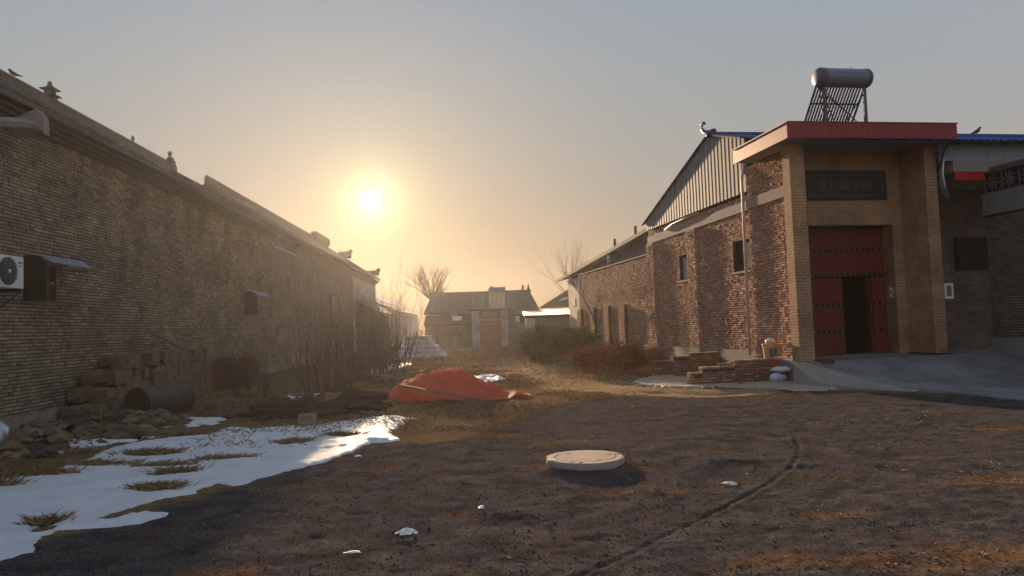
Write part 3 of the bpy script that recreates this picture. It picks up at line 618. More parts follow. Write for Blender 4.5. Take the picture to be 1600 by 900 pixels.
# right boundary wall
B=Thing('courtyard_boundary_wall','grey brown brick wall with carved tiles on top at the right edge','wall','R',(15.02,16.5,0))
wall_body(B,m_mortar,'u',15.0+.014,15.25,12,16.56,.2,4.4,(),'wall')
brickwork(B,m_greybrick,'u',15.0,-1,lambda z:[(12,16.55)],.95,4.05,lambda s,z:-s,300,jit=.004)
B.part('cement_footing',MB().box(14.97,15.014,12,16.56,.2,.945),m_dado)
B.part('plaster_band',MB().box(14.97,15.28,12,16.58,4.06,4.6),m_greyren)
B.part('carved_course',MB().box(15.03,15.22,12,16.56,4.6,5.1),m_dark)
for i in range(9):
    a=16.5-i*.52; m=MB()
    for q in ((a-.04,a,4.6,5.1),): m.box(14.99,15.25,q[0],q[1],q[2],q[3])
    m.box(14.99,15.03,a-.5,a-.04,4.6,4.63); m.box(14.99,15.03,a-.5,a-.04,5.07,5.1)
    c=a-.27
    for k in range(8):
        an=k*math.pi/4; m.tube([(15.0,c+.05*math.cos(an),4.85+.05*math.sin(an)),(14.99,c+.13*math.cos(an),4.85+.13*math.sin(an)),(15.0,c+.2*math.cos(an+.25),4.85+.2*math.sin(an+.25))],[.03,.028,.02],5)
    m.lathe([(.05,0),(.03,-.03)],(15.01,c,4.85),10,0)
    B.part('carved_tile',m,m_carve)
m=MB().box(14.93,15.3,12,16.62,5.1,5.16); m.box(14.97,15.26,12,16.6,5.16,5.24); B.part('coping',m,m_rooftile)
# ================================================================== right row: second wall (long, with honeycomb band)
Y2=Thing('long_brick_wall','long brick lane wall with honeycomb opening band and pilasters beyond the warehouse','wall','R',(VW,33,0))
lat=(27.85,35.1,2.6,3.05)
wall_body(Y2,m_mortarR,'u',VW+.012,VW+.25,27.6,38.9,0,4.3,[lat],'wall')
pil2=[(30.6,31.4),(33.0,33.75),(35.5,36.2),(38.1,38.9)]
def skipl(s,z): return lat[0]<s<lat[1] and lat[2]<z<lat[3]
brickwork(Y2,m_redbrick,'u',VW,-1,iv_holes(27.62,38.9,[(a,b,0,2.45) for a,b in pil2]+[lat]),.735,4.3,lambda s,z:s,0,jit=.010,headers=.7,gap=.014,tilt=.0035,vgap=.026)
m=MB(); z=lat[2]; k=0; hh=(lat[3]-lat[2])/4
for k in range(4):
    z=lat[2]+k*hh; s_=lat[0]+(k%2)*.13
    while s_<lat[1]-.1: m.box(VW-.004,VW+.03,s_,s_+.09,z,z+hh-.012); s_+=.26
    m.box(VW+.004,VW+.03,lat[0],lat[1],z+hh-.028,z+hh)
Y2.part('honeycomb_shade_backing',MB().box(VW+.22,VW+.26,lat[0]-.1,lat[1]+.1,lat[2]-.1,lat[3]+.1),m_dark)  # added near-black sheet, its colour stands in for shade inside the holes
Y2.part('honeycomb_brickwork',m,m_redbrick,kind='stuff')
for a,b in pil2:
    p=Y2.part('pilaster',MB().box(VW-.14,VW,a,b,.2,2.44),m_mortarR); brickwork(Y2,m_redbrick,'u',VW-.155,-1,lambda z,a=a,b=b:[(a,b)],.735,2.44,lambda s,z:s,0,parent=p,depth=.02,jit=.008,headers=.7,gap=.014,tilt=.0035,vgap=.026)
m=MB().box(VW-.03,VW+.02,27.6,38.9,-.05,.73)
for a,b in pil2: m.box(VW-.175,VW-.02,a-.01,b+.01,-.05,.725)
Y2.part('cement_dado',m,m_dado)
Y2.part('coping',MB().box(VW-.03,VW+.27,27.6,38.9,4.3,4.34),m_coping)
# house behind it
K=Thing('courtyard_house','dark eaved house behind the long brick wall','house','R',(10.8,37,0))
K.part('wall',MB().box(10.8,13.5,28.5,44,0,4.35),m_greyren)
K.part('end_wall',MB().box(10.62,10.795,40.5,44.02,0,4.35),m_whitepl)
K.part('window',MB().box(10.60,10.62,42.3,43.0,2.75,3.2),m_frame)
m=MB(); 
def ez(u): return 4.45+(45.5-u)/16.2*.93
vs=[(10.25,45.5,ez(45.5)-.1),(10.25,28.2,ez(28.2)-.1),(12.1,28.2,ez(28.2)+.66),(12.1,45.5,ez(45.5)+.42),(10.25,45.5,ez(45.5)+.06),(10.25,28.2,ez(28.2)+.06),(12.1,28.2,ez(28.2)+.86),(12.1,45.5,ez(45.5)+.6)]
m.add(vs,[(0,1,2,3),(7,6,5,4),(0,4,5,1),(1,5,6,2),(2,6,7,3),(3,7,4,0)]); rf_=K.part('roof',m,m_rooftile)
K.part('under_eave_wall',MB().add([(10.78,28.5,4.3),(10.78,44,4.3),(10.78,44,ez(44)-.05),(10.78,28.5,ez(28.5)-.05)],[(0,1,2,3)]),m_greyren)
for u in (35.2,32.0): K.part('vent_stack',MB().box(10.9,11.02,u-.04,u+.04,ez(u)+.2,ez(u)+.80),m_bark,rf_)
single('vent_pipe','pale grey pipe stub standing on top of the long brick wall','pipe','R',(10.1,33.5,4.34),MB().tube([(10.1,33.5,4.34),(10.1,33.5,4.85)],.09,8),m_tin,True)
# low brick walls
def low_wall(label,u,steps,zb,th=.24):
    t=Thing('low_brick_wall',label,'wall','R',(steps[0][0],u,zb),group='low stepped brick walls in front of the warehouse')
    m=MB()
    for a,b,zt in steps: m.box(a+.015,b+(0 if b!=steps[-1][1] else -.0),u+.012,u+th-.012,zb-.1,zt-.012)
    t.part('mortar_core',m,m_mortar)
    for a,b,zt in steps:
        brickwork(t,m_oldbrick,'v',u,-1,lambda z,a=a,b=b:[(a,b)],zb,zt-.058,lambda s,z:s,100,depth=.1,headers=.2,jit=.008)
        mm=MB(); s=a
        while s<b-.05:
            mm.bbox(s,min(s+.115,b),u-.004,u+th,zt-.055,zt+random.uniform(-.004,.006),.006); s+=.123
        t.part('cap_bricks',mm,m_oldbrick,kind='stuff')
    m=MB(); z=zb; a=steps[0][0]
    for k in range(int((steps[0][2]-zb)/.065)): m.box(a-.012,a+.1,u+.01,u+th-.01,z,z+.054); z+=.065
    t.part('end_bricks',m,m_oldbrick,kind='stuff')
low_wall('stepped low brick wall in front, ending at the gateway corner',17.6,[(7.3,7.62,.33),(7.62,8.5,.46),(8.5,9.9,.60)],.02)
low_wall('stepped low brick wall farther back, left of the front one',21.4,[(7.72,8.35,.46),(8.35,8.9,.57),(8.9,9.85,.66)],0.0)
single('loose_brick','single loose brick lying on the front stepped brick wall','brick','R',(8.3,17.72,.47),MB().bbox(8.1,8.44,17.64,17.76,.47,.53,.006),m_oldbrick)
# yard in front of gate: platform, ramp
def sheet(name,pts,mat,kind='structure',thick=.12,fr='R',label=None):
    m=MB(); n=len(pts); m.add([(p[0],p[1],p[2]) for p in pts]+[(p[0],p[1],p[2]-thick) for p in pts],[tuple(range(n)),tuple(range(2*n-1,n-1,-1))]+[(i,i+n,(i+1)%n+n,(i+1)%n) for i in range(n)])
    o=single(name,label,None,fr,(0,0,0),m,mat,kind=kind); o.data.materials[0]=mat
    bm_fix(o.data); return o
def bm_fix(me):
    import bmesh
    b=bmesh.new(); b.from_mesh(me); bmesh.ops.recalc_face_normals(b,faces=b.faces); bmesh.ops.triangulate(b,faces=[f for f in b.faces if len(f.verts)>4]); b.to_mesh(me); b.free()
def patch(name,fr,outline,zf,mat,thick,res=.12,ns=7,label=None,jag=.0):  # irregular slab with a rough surface
    p=np.array(outline,float); x0,y0=p.min(0)-.2; x1,y1=p.max(0)+.2; X,Y=np.meshgrid(np.arange(x0,x1,res),np.arange(y0,y1,res)); sd=sdpoly(X,Y,outline)+(fbm(X*4,Y*4,4,ns)-.5)*jag
    Z=zf(X,Y)+(fbm(X*3,Y*3,4,ns)-.5)*.02-np.where(sd<res*.6,thick,0); keep=sd>-res*.9
    idx=-np.ones(X.shape,int); idx[keep]=np.arange(keep.sum()); co=np.stack([X,Y,Z],-1)[keep]; q=keep[:-1,:-1]&keep[1:,:-1]&keep[:-1,1:]&keep[1:,1:]
    F=np.stack([idx[:-1,:-1][q],idx[:-1,1:][q],idx[1:,1:][q],idx[1:,:-1][q]],-1)
    me=bpy.data.meshes.new(name); me.from_pydata(co.tolist(),[],F.tolist()); me.materials.append(mat); me.update()
    o=bpy.data.objects.new(name,me); COL.objects.link(o); o.rotation_euler=(0,0,FR[fr]); meta(o,label,None,None,'structure'); return o
yard=MB()
def yz(v,u): # height of concrete yard
    return .55 if u>=16.2 else None
# platform and sloping yard as one mesh
rows=[(18.45,.585),(16.35,.57),(15.6,.38),(14.6,.14),(13.4,.05),(11.0,.02)]
lefts=[9.72,9.72,9.95,10.35,10.95,11.1]
vs=[];fs=[]
for (u,z),l in zip(rows,lefts): vs+=[(l,u,z),(l+(24-l)*.4,u,z+.02),(24,u,z+.03)]
for i in range(len(rows)-1):
    for j in range(2): a=i*3+j; fs.append((a,a+1,a+4,a+3))
k=len(vs); vs+=[(l,u,-.25) for (u,z),l in zip(rows,lefts)]; 
for i in range(len(rows)-1): fs.append((i*3,i*3+3,k+i+1,k+i))
fs.append(((len(rows)-1)*3,(len(rows)-1)*3+1,k+len(rows)-1)); 
yo=single('concrete_yard','sloping concrete yard in front of the gateway',None,'R',(0,0,0),MB().add(vs,fs),m_yard,kind='structure'); bm_fix(yo.data)
sheet('yard_joint_strip',[(10.6,15.0,.325),(24,15.0,.355),(24,14.2,.205),(10.9,14.2,.175)],m_conc,thick=.006)if False else None
single('ramp_kerb','rough concrete kerb sloping down beside the gateway yard',None,'R',(0,0,0),MB().add([(9.45,16.45,.50),(9.72,16.45,.57),(9.95,15.6,.39),(10.35,14.6,.15),(10.85,13.8,.07),(10.6,13.8,.02),(10.0,14.7,.05),(9.55,15.6,.12),(9.4,16.45,-.1),(9.5,15.6,-.1),(10,14.7,-.1),(10.6,13.8,-.1)],
  [(0,1,2,7),(7,2,3,6),(6,3,4,5),(0,7,9,8),(7,6,10,9),(6,5,11,10),(0,8,1)]),m_conc,kind='structure')
patch('concrete_apron','W',[(5.0,18.1),(5.9,18.6),(7.4,18.9),(8.4,17.7),(8.95,16.0),(7.9,16.4),(7.5,16.75),(6.75,16.15),(6.2,16.35),(5.75,17.3)],lambda x,y:.055+x*0,m_sandconc,.06,label='thin concrete apron spilled in front of the low wall',jag=.12)
patch('sandy_apron','W',[(3.3,21.0),(4.2,22.2),(5.6,22.6),(6.3,19.2),(5.2,18.3),(4.5,17.75),(3.7,18.0),(3.15,19.3)],lambda x,y:.05+x*0,m_sandconc,.07,label='broken sandy concrete edge left of the low walls',jag=.35)
# bin, bags
t=Thing('yellow_bin','yellow plastic bin with teal label standing on the low brick wall','bin','R',(9.5,17.72,.61))
t.part('body',MB().lathe([(.12,.61),(.15,.93),(.165,.95),(.165,.98),(.14,.98)],(9.5,17.72,0),20),m_bucket,smooth=False); t.part('label',MB().box(9.44,9.64,17.55,17.575,.66,.87),m_teal)
def sack(name,label,cat,fr,c,s,mat,seed,group=None,parent=None,amp=.25,fl=1):
    m=MB(); n=18; k=12
    for i in range(k+1):
        ph=math.pi*i/k
        for j in range(n):
            a=2*math.pi*j/n; d=Vector((math.sin(ph)*math.cos(a),math.sin(ph)*math.sin(a),math.cos(ph)))
            q=1+amp*(float(fbm(np.array(d.x*2.2+seed),np.array(d.y*2.2+d.z*1.7+seed),3,seed))-.5)*1.6
            z=d.z*q; z=z if z>-.75 else -.75
            m.v.append((c[0]+d.x*q*s[0],c[1]+d.y*q*s[1],c[2]+(z+.75)*s[2]))
    for i in range(k):
        for j in range(n): j2=(j+1)%n; m.f.append((i*n+j,(i+1)*n+j,(i+1)*n+j2,i*n+j2))
    return single(name,label,cat,fr,c,m,mat,True,group=group)
sack('plastic_bag','white and blue plastic bag on top of the yellow bin','bag','R',(9.55,17.7,.97),(.13,.13,.085),m_bluepl,3)
sack('plastic_bag','blue white stuffed bag on the ground against the low brick wall','bag','R',(9.45,17.25,.04),(.23,.17,.13),m_bluepl,5)
sack('plastic_bag','flat white bag lying on top of the blue stuffed bag','bag','R',(9.6,17.25,.29),(.33,.17,.07),m_plastic,8,amp=.5)
# ================================================================== left row
LV=-8.13
A1=Thing('brick_house','long olive brown brick house wall with tiled roof along the left edge','house','L',(LV,18,0))
aw1=(13.62,14.6,2.52,3.25)
wall_body(A1,m_mortar,'u',LV-.014,LV-.35,7,30.6,0,5.75,[],'wall')
brickwork(A1,m_olivebrick,'u',LV,1,lambda z:[(10.5,30.6)],.36,5.75,lambda s,z:(0 if s>12.2 else 50)+s+abs(z-3)*.15,300,jit=.008,headers=.5,gap=.013,tilt=.003)
A1.part('near_brickwork',MB().box(LV-.014,LV-.002,7,10.5,.36,5.75),m_wallfar)
A1.part('cement_footing',MB().box(LV-.014,LV+.03,7,30.6,-.2,.36),m_dado)
A1.part('end_wall',MB().prism([(LV-.35,0),(LV-.35,5.75),(-12.1,8.4),(-16,5.75),(-16,0)],1,30.3,30.6),m_greyren)
def tile_roof(th,u0,u1,ve=-7.72,ze=5.92,vr=-12.1,zr=8.72,name='roof_tiles'):
    m=MB(); dv=vr-ve; dz=zr-ze; u=u0
    body=MB().add([(ve,u0,ze-.10),(ve,u1,ze-.10),(vr,u1,zr-.10),(vr,u0,zr-.10),(ve,u0,ze),(ve,u1,ze),(vr,u1,zr),(vr,u0,zr),(vr-(vr-ve)*-1,u0,ze-.1),(2*vr-ve,u1,ze-.1),(2*vr-ve,u0,ze-.1)],
       [(0,1,2,3),(4,7,6,5),(0,4,5,1),(0,3,7,4),(1,5,6,2),(7,6,9,10)])
    r=th.part('roof',body,m_rooftile); nseg=12
    while u<u1-.05:
        for k in range(nseg):
            t0=k/nseg; t1=(k+1)/nseg; rr=.055; lift=.02
            a=(ve+dv*t0,ze+dz*t0+lift+.015); b=(ve+dv*t1,ze+dz*t1+lift-.01)
            k0=len(m.v)
            for p in (a,b):
                for q in range(4):
                    an=math.pi*q/3; m.v.append((p[0],u+.09+math.cos(an)*rr*1.1,p[1]+math.sin(an)*rr))
            for q in range(3): m.f.append((k0+q,k0+q+1,k0+5+q,k0+4+q))
            m.f.append((k0,k0+1,k0+2,k0+3))
        u+=.2
    th.part(name,m,m_rooftile,r,kind='stuff')
    rg=MB().box(vr-.10,vr+.10,u0,u1,zr-.03,zr+.22); rg.tube([(vr,u0,zr+.25),(vr,u1,zr+.25)],.08,6); th.part('ridge',rg,m_rooftile,r)
    for k in range(3):                                    # stepped brick cornice under the eave
        th.part('eave_course',MB().box(LV-.02,LV+.09*(k+1),u0,u1,ze-.33+k*.075,ze-.265+k*.075),m_rooftile,r)
    return r
r1=tile_roof(A1,7,30.6,zr=8.46)
def pinnacle(th,par,v,u,z,h,kind=0):
    m=MB()
    if kind==0:
        m.box(v-.14,v+.14,u-.14,u+.14,z,z+.28*h); m.box(v-.22,v+.22,u-.22,u+.22,z+.28*h,z+.33*h); m.box(v-.11,v+.11,u-.11,u+.11,z+.33*h,z+.6*h); m.box(v-.2,v+.2,u-.2,u+.2,z+.6*h,z+.65*h)
        m.lathe([(.1,0),(.12,.08*h),(.06,.2*h),(.08,.28*h),(.0,.4*h)],(v,u,z+.65*h),8)
    elif kind==1: m.lathe([(.05,0),(.09,.05),(.03,.12),(.07,.2),(.02,.32)],(v,u,z),8)
    else:
        m.box(v-.15,v+.15,u-.35,u+.1,z-.1,z+.12); m.lathe([(.1,0),(.14,.12),(.05,.2),(.1,.32),(.02,.42)],(v,u-.1,z+.1),8); m.lathe([(.06,0),(.08,.1),(.02,.2)],(v,u+.15,z+.12),7)
    th.part('roof_finial',m,m_rooftile,par,smooth=False)
pinnacle(A1,r1,-12.1,21.7,8.62,.6); pinnacle(A1,r1,-12.1,26.9,8.7,.8,1); pinnacle(A1,r1,-12.1,30.25,8.72,1,2)
bird('dark bird perched on the house ridge at the upper left',(-12.1,20.0,8.78),'L',m_bird,1.0,-1)
m=MB().tube([(-7.98,12.0,5.12),(-7.75,12.4,5.32),(-7.62,12.8,5.42),(-7.58,13.1,5.44)],[.10,.09,.085,.08],6); m.prism([(-7.9,5.28),(-7.45,5.38),(-7.40,5.30),(-7.42,5.62),(-7.55,5.75),(-7.9,5.60)],1,13.1,13.26)
A1.part('eave_bracket',m,m_conc,r1)
m=MB()
for i in range(26): 
    u=16.5+i*.11; m.bbox(-7.9,-7.73,u,u+random.uniform(.05,.1),5.98,6.005,.005) if random.random()<.7 else None
A1.part('snow_on_eave',m,m_snow,r1)
# awnings over the high windows
def awning(label,u0,u1,zt,vo=-7.72):
    t=Thing('window_awning',label,'awning','L',(LV,u0,zt-.7),group='small awnings on the left brick wall')
    arc=[(LV,zt-.75),(LV,zt+.08),(LV+.2,zt+.075),(LV+.31,zt+.03),(LV+.385,zt-.05),(LV+.41,zt-.13),(LV+.41,zt-.75)]
    t.part('window_box',MB().prism(arc,1,u0,u0+.1),simple('brown_window_box',(.07,.05,.035),rough=.7))
    t.part('window_recess',MB().box(LV+.002,LV+.01,u0+.1,u1-.5,zt-.72,zt-.05),m_dark)
    m=MB(); u=u0+.1; k=0; row=[]
    while u<u1: row.append((u,(0,.018)[k%2])); u+=.05; k+=1
    k0=len(m.v)
    for a,q in row:
        for (v,z) in ((LV+.02,zt+.12),(LV+.25,zt+.08),(LV+.45,zt-.06)): m.v.append((v+ (a-u0)*.02,a,z+q))
    for i in range(len(row)-1):
        for j in range(2): b=k0+i*3+j; m.f.append((b,b+1,b+4,b+3))
    t.part('corrugated_sheet',m,simple('blue_grey_sheet',(.30,.34,.42),rough=.35,metal=.5,amt=.15,bump=0))
    t.part('support_bar',MB().bar((LV+.02,u0+.4,zt-.14),(LV+.40,u1-.1,zt-.12),.012),m_frame)
awning('corrugated awning beside the air conditioner at the left edge',13.72,15.25,3.17)
awning('corrugated awning farther along the left wall, in the light streak',26.6,28.1,3.15)
# air conditioner
t=Thing('air_conditioner','white air conditioner unit hung on the left brick wall','air conditioner','L',(-7.95,12.6,2.45))
t.part('casing',MB().bbox(-8.05,-7.75,12.28,13.1,2.59,3.14,.012),m_white)
cy,cz=12.66,2.87
t.part('fan_grille',MB().lathe([(.235,0),(.235,.012),(.20,.02),(.05,.03)],(-7.752,cy,cz),32,0),m_grille,smooth=True)
m=MB()
for k in range(5): rr=.07+k*.038; m.tube([(-7.722,cy+rr*math.cos(a),cz+rr*math.sin(a)) for a in np.linspace(0,2*math.pi,29)],.004,4)
for k in range(12): a=k*math.pi/6; m.tube([(-7.72,cy+.05*math.cos(a),cz+.05*math.sin(a)),(-7.728,cy+.235*math.cos(a),cz+.235*math.sin(a))],.004,4)
t.part('guard_wires',m,m_alu); t.part('hub',MB().lathe([(.035,0),(.03,.01)],(-7.718,cy,cz),16,0),m_white)
m=MB()
for k in range(5): m.box(-7.751,-7.747,12.93+k*.028,12.95+k*.028,3.02,3.045)
for k in range(3): m.box(-7.751,-7.747,12.96+k*.028,12.98+k*.028,2.965,2.985)
t.part('blue_logo_mark',m,simple('blue_print',(.06,.10,.30),bump=0))
m=MB().box(-8.12,-7.72,12.35,12.4,2.53,2.585); m.box(-8.12,-7.72,12.98,13.03,2.53,2.585); m.bar((-8.12,12.37,2.25),(-7.75,12.37,2.53),.02); m.bar((-8.12,13.0,2.25),(-7.75,13.0,2.53),.02); t.part('bracket',m,m_alu)
t.part('pipe',MB().tube([(-7.95,12.3,2.6),(-8.0,12.2,2.4),(-8.08,12.3,2.3),(-8.1,12.5,2.2)],.03,6),m_band,smooth=True)
# second house on the left
A2=Thing('brick_house','farther left brick house with tiled roof under the sun','house','L',(LV,48,0))
A2.part('wall',MB().box(LV-.35,LV,34.4,61.5,0,5.75),m_wallfar)
A2.part('end_wall',MB().prism([(LV-.02,0),(LV-.02,5.7),(-12.1,8.5),(-16,5.75),(-16,0)],1,61.2,61.49),m_greyren)
A2.part('near_end_wall',MB().prism([(LV-.02,0),(LV-.02,5.7),(-12.1,8.5),(-16,5.75),(-16,0)],1,34.41,34.7),m_greyren)
r2=tile_roof(A2,34.2,61.9,ze=5.9,zr=8.78)
A2.part('pale_plaster_panel',MB().box(LV,LV+.02,50,61.4,.3,5.4),m_whitepl)
for (a,b,c,d) in ((42.2,44.2,2.0,3.9),(52.5,54,2.2,3.6)):
    f=A2.part('window',MB().box(LV,LV+.05,a,b,c,d),m_frame); A2.part('pane',MB().box(LV+.045,LV+.055,a+.1,b-.1,c+.1,d-.1),m_glass,f)
A2.part('ridge_end_block',MB().bbox(-12.35,-11.85,57,62,8.9,9.5,.06),m_rooftile,r2)
m=MB()
for (t0,hh) in ((.34,.55),(.86,.4)):
    v=-12.1+4.38*t0; z=8.78-2.88*t0; m.bbox(v-.5,v+.5,61.3,62.1,z+.02,z+hh,.08); m.lathe([(.12,0),(.2,.15),(.1,.3)],(v+.45,61.8,z+hh-.1),8)
A2.part('verge_ornament',m,m_rooftile,r2)
m=MB()
for i in range(40): u=52+i*.24; m.bbox(-8.6+random.uniform(-.3,.3),-7.76,u,u+.2,5.98,6.03,.01)
A2.part('snow_on_eave',m,m_snow,r2)
A3=Thing('yard_wall','short wall joining the two left brick houses','wall','L',(LV,32.5,0)); A3.part('wall',MB().box(LV-.3,LV-.02,30.62,34.38,0,5.2),m_wallfar); A3.part('coping',MB().box(LV-.4,LV+.08,30.62,34.38,5.2,5.3),m_coping)
t=Thing('lean_to_porch','small lean to porch with sloping tiled roof on the far left house','porch','L',(-7.4,56,0))
t.part('wall',MB().box(-8.1,-6.9,51,60,0,2.9),m_greyren); t.part('roof',MB().add([(-8.1,50.6,4.0),(-8.1,60.4,4.0),(-6.6,60.4,3.0),(-6.6,50.6,3.0),(-8.1,50.6,3.85),(-8.1,60.4,3.85),(-6.6,60.4,2.88),(-6.6,50.6,2.88)],[(0,3,2,1),(4,5,6,7),(0,4,7,3),(3,7,6,2),(2,6,5,1)]),m_rooftile)
# third left house, farther
A4=Thing('brick_house','distant left house whose grey roof slopes down past the far end','house','L',(-9,80,0))
A4.part('wall',MB().box(-13,-8.6,66,112,0,3.9),m_whitepl)
m=MB().add([(-8.2,65.5,4.0),(-8.2,113,4.0),(-11.3,113,5.9),(-11.3,65.5,5.9),(-14.5,113,4.0),(-14.5,65.5,4.0)],[(0,1,2,3),(3,2,4,5),(0,3,5)]); r4=A4.part('roof',m,m_rooftile)
for u in (66,78,92): pinnacle(A4,r4,-11.3,u,5.85,.9,1)
A4.part('snow_patch',MB().add([(-9.2,72,4.66),(-9.2,96,4.66),(-10.1,93,5.22),(-10.1,75,5.22)],[(0,1,2,3)]),m_snow,r4)
# ================================================================== far house across the lane end
F_=Thing('far_house','low grey house with tiled portal at the far end of the lane','house','W',(-2.7,60,0))
F_.part('wall',MB().box(-7.2,-3.3,60,60.3,-.2,2.1),m_wallfarv,label='lower garden wall'); 
F_.part('upper_wall',MB().box(-7.1,-3.2,60.6,61,0,3.05),m_wallfarv); F_.part('wall',MB().box(-.45,1.8,60,60.3,-.2,3.0),m_wallfarv)
m=MB().add([(-7.3,60.2,3.0),(2.2,60.2,2.95),(1.6,65,4.62),(-7.1,65,4.72),(-7.3,60.2,2.85),(2.2,60.2,2.8),(-7.1,68,3),(1.9,68,3)],[(0,1,2,3),(0,4,5,1),(3,2,7,6),(1,7,2),(0,3,6)]); rF=F_.part('roof',m,m_rooftile)
for i in range(42): pass
m=MB()
for i in range(42): x=-7.2+i*.225; m.tube([(x,60.2,3.0),(-7.05+i*.209,65,4.7)],.05,4)
F_.part('roof_tiles',m,m_rooftile,rF,kind='stuff'); F_.part('ridge',MB().box(-7.15,1.65,64.9,65.1,4.58,4.86),m_rooftile,rF)
for x in (-1.8,.95,1.45): F_.part('roof_finial',MB().lathe([(.08,0),(.15,.12),(.06,.22),(.1,.36),(.01,.5)],(x,65,4.85),8),m_rooftile,rF)
F_.part('lean_to_roof',MB().add([(-7.2,59.5,2.05),(-3.4,59.5,2.05),(-3.4,60.6,2.75),(-7.2,60.6,2.75),(-7.2,59.5,1.95),(-3.4,59.5,1.95)],[(0,1,2,3),(0,4,5,1)]),m_rust)
f=F_.part('window',MB().box(.1,1.0,59.94,60,1.95,2.6),m_frame); F_.part('pane',MB().box(.15,.55,59.93,59.938,2.0,2.5),m_palepane,f)
F_.part('window',MB().box(-4.5,-3.5,60.5,60.6,2.2,2.9),m_dark)
F_.part('roof_snow',MB().add([(-4.85,59.75,2.3),(-4.2,59.75,2.3),(-4.2,60.35,2.68),(-5.05,60.35,2.68)],[(0,1,2,3)]),m_snow)
p=Thing('portal','pale tiled house portal with brown door at the far end of the lane','gateway','W',(-1.9,59.4,0))
p.part('column',MB().bbox(-3.3,-2.72,59.2,60,-.1,3.0,.02),m_greytile); p.part('column',MB().bbox(-1.0,-.42,59.2,60,-.1,3.0,.02),m_greytile)
p.part('lintel',MB().box(-2.72,-1.0,59.4,60,2.25,3.0),m_wallfarv); p.part('lintel_trim',MB().box(-2.72,-1.0,59.32,59.4,2.22,2.36),m_greytile)
p.part('name_panel',MB().box(-2.5,-1.2,59.35,59.4,2.5,2.9),m_coping); p.part('roof_slab',MB().box(-3.55,-.1,58.9,60.2,3.0,3.14),m_rust)
for i in range(8): p.part('door_slat',MB().bbox(-2.72,-1.0,59.7,59.76,.0+i*.278,.0+i*.278+.27,.012),m_brown)
s_=Thing('solar_water_heater','small solar water heater on the far house roof','water heater','W',(-1.2,60.6,3.15))
s_.part('tank',MB().lathe([(.2,-1.95),(.23,-1.93),(.23,-.57),(.2,-.55)],(0,60.6,4.72),14,0),m_tank)
tb=MB().tube([(0,0,0),(0,-.55,-1.4)],.03,5).mesh('tube',simple('painted_glow_tube',(.75,.62,.38),rough=.2,bump=0,spec=.7))  # pale yellow glow of sunlit tubes is painted into the base colour
for i in range(13): s_.inst('tube',tb,(-1.88+i*.105,60.5,4.55))
for x in (-1.95,-.5): s_.part('leg',MB().bar((x,60.6,4.6),(x-.0,60.8,3.15),.05),m_alu); s_.part('leg',MB().bar((x,60.5,4.55),(x-.06,59.95,3.15),.05),m_alu)
# bright roofed shed
S=Thing('metal_roof_shed','white shed with glinting corrugated metal roof left of the long brick wall','shed','W',(2.4,46.5,0))
S.part('wall',MB().box(.80,4.2,46.2,46.4,-.1,2.2),m_greyren); S.part('side_wall',MB().box(.78,1.35,46.0,46.19,-.1,2.25),m_whitepl)
S.part('end_wall',MB().box(.8,1.0,46.4,49,-.1,2.3),m_whitepl)
m=MB(); k0=0; x=.62; k=0; row=[]
while x<4.3: row.append((x,.036*math.sin(2*math.pi*x/.14))); x+=.0175; k+=1
for a,q in row: m.v.append((a,45.7,2.34+q)); m.v.append((a,49.4,2.34+3.7*math.tan(R(4.9))+q))
for i in range(len(row)-1): b=2*i; m.f.append((b,b+2,b+3,b+1))
S.part('roof',m,simple('sun_tinted_zinc_sheet',(.80,.66,.42),rough=.42,metal=1,amt=.1,bump=0),smooth=True)  # yellow of the sun's glint is put into the zinc base colour
S.part('fascia',MB().box(.7,4.2,45.9,45.95,2.12,2.28),m_rust)
single('oil_can','small dark can standing by the shed corner','can','W',(1.05,45.6,0),MB().lathe([(.12,0),(.13,.3),(.06,.38),(.06,.5),(.02,.52)],(1.05,45.6,-.02),10),m_band)
E_=Thing('far_barn','distant barn roof rising behind the metal roof shed','house','W',(5.5,72,0))
E_.part('wall',MB().box(3.2,9,71,76,0,3.1),m_greyren); E_.part('roof',MB().add([(2.4,70.5,3.3),(6.0,70.5,5.4),(9.5,70.5,3.3),(2.4,77,3.3),(6.0,77,5.4),(9.5,77,3.3)],[(0,1,4,3),(1,2,5,4),(0,2,1)]),m_rooftile)
E_.part('snow_patch',MB().add([(4.4,70.46,3.9),(5.4,70.46,4.15),(5.3,70.46,4.3),(4.7,70.46,4.15)],[(0,1,2,3)]),m_snow)
# ================================================================== vegetation
def grow(m,p,d,ln,rad,depth,spread=.5,upb=.25,n=5,kids=(2,4),bend=.15,tips=None,sh=.68,seg=4):
    p=Vector(p); d=Vector(d).normalized(); pts=[p.copy()]; rs=[rad]
    for i in range(seg):
        d=(d+Vector((random.gauss(0,bend),random.gauss(0,bend),random.gauss(0,bend)+upb*.2))).normalized(); p=p+d*ln/seg; pts.append(p.copy()); rs.append(rad*(1-.5*(i+1)/seg))
    m.tube(pts,rs,n if rad>.02 else 3,cap=False)
    if depth<=0:
        if tips is not None: tips.append((pts[-1],d)); tips.append((pts[2],d))
        return
    for k in range(random.randint(*kids)):
        i=random.randint(1,seg) if k else seg; q=pts[i]; ax=Vector((random.gauss(0,1),random.gauss(0,1),random.gauss(0,.5))).normalized()
        nd=(d+ax*spread+Vector((0,0,upb))).normalized(); grow(m,q,nd,ln*sh*random.uniform(.75,1.15),rs[i]*.62,depth-1,spread,upb,n,kids,bend,tips,sh,seg)
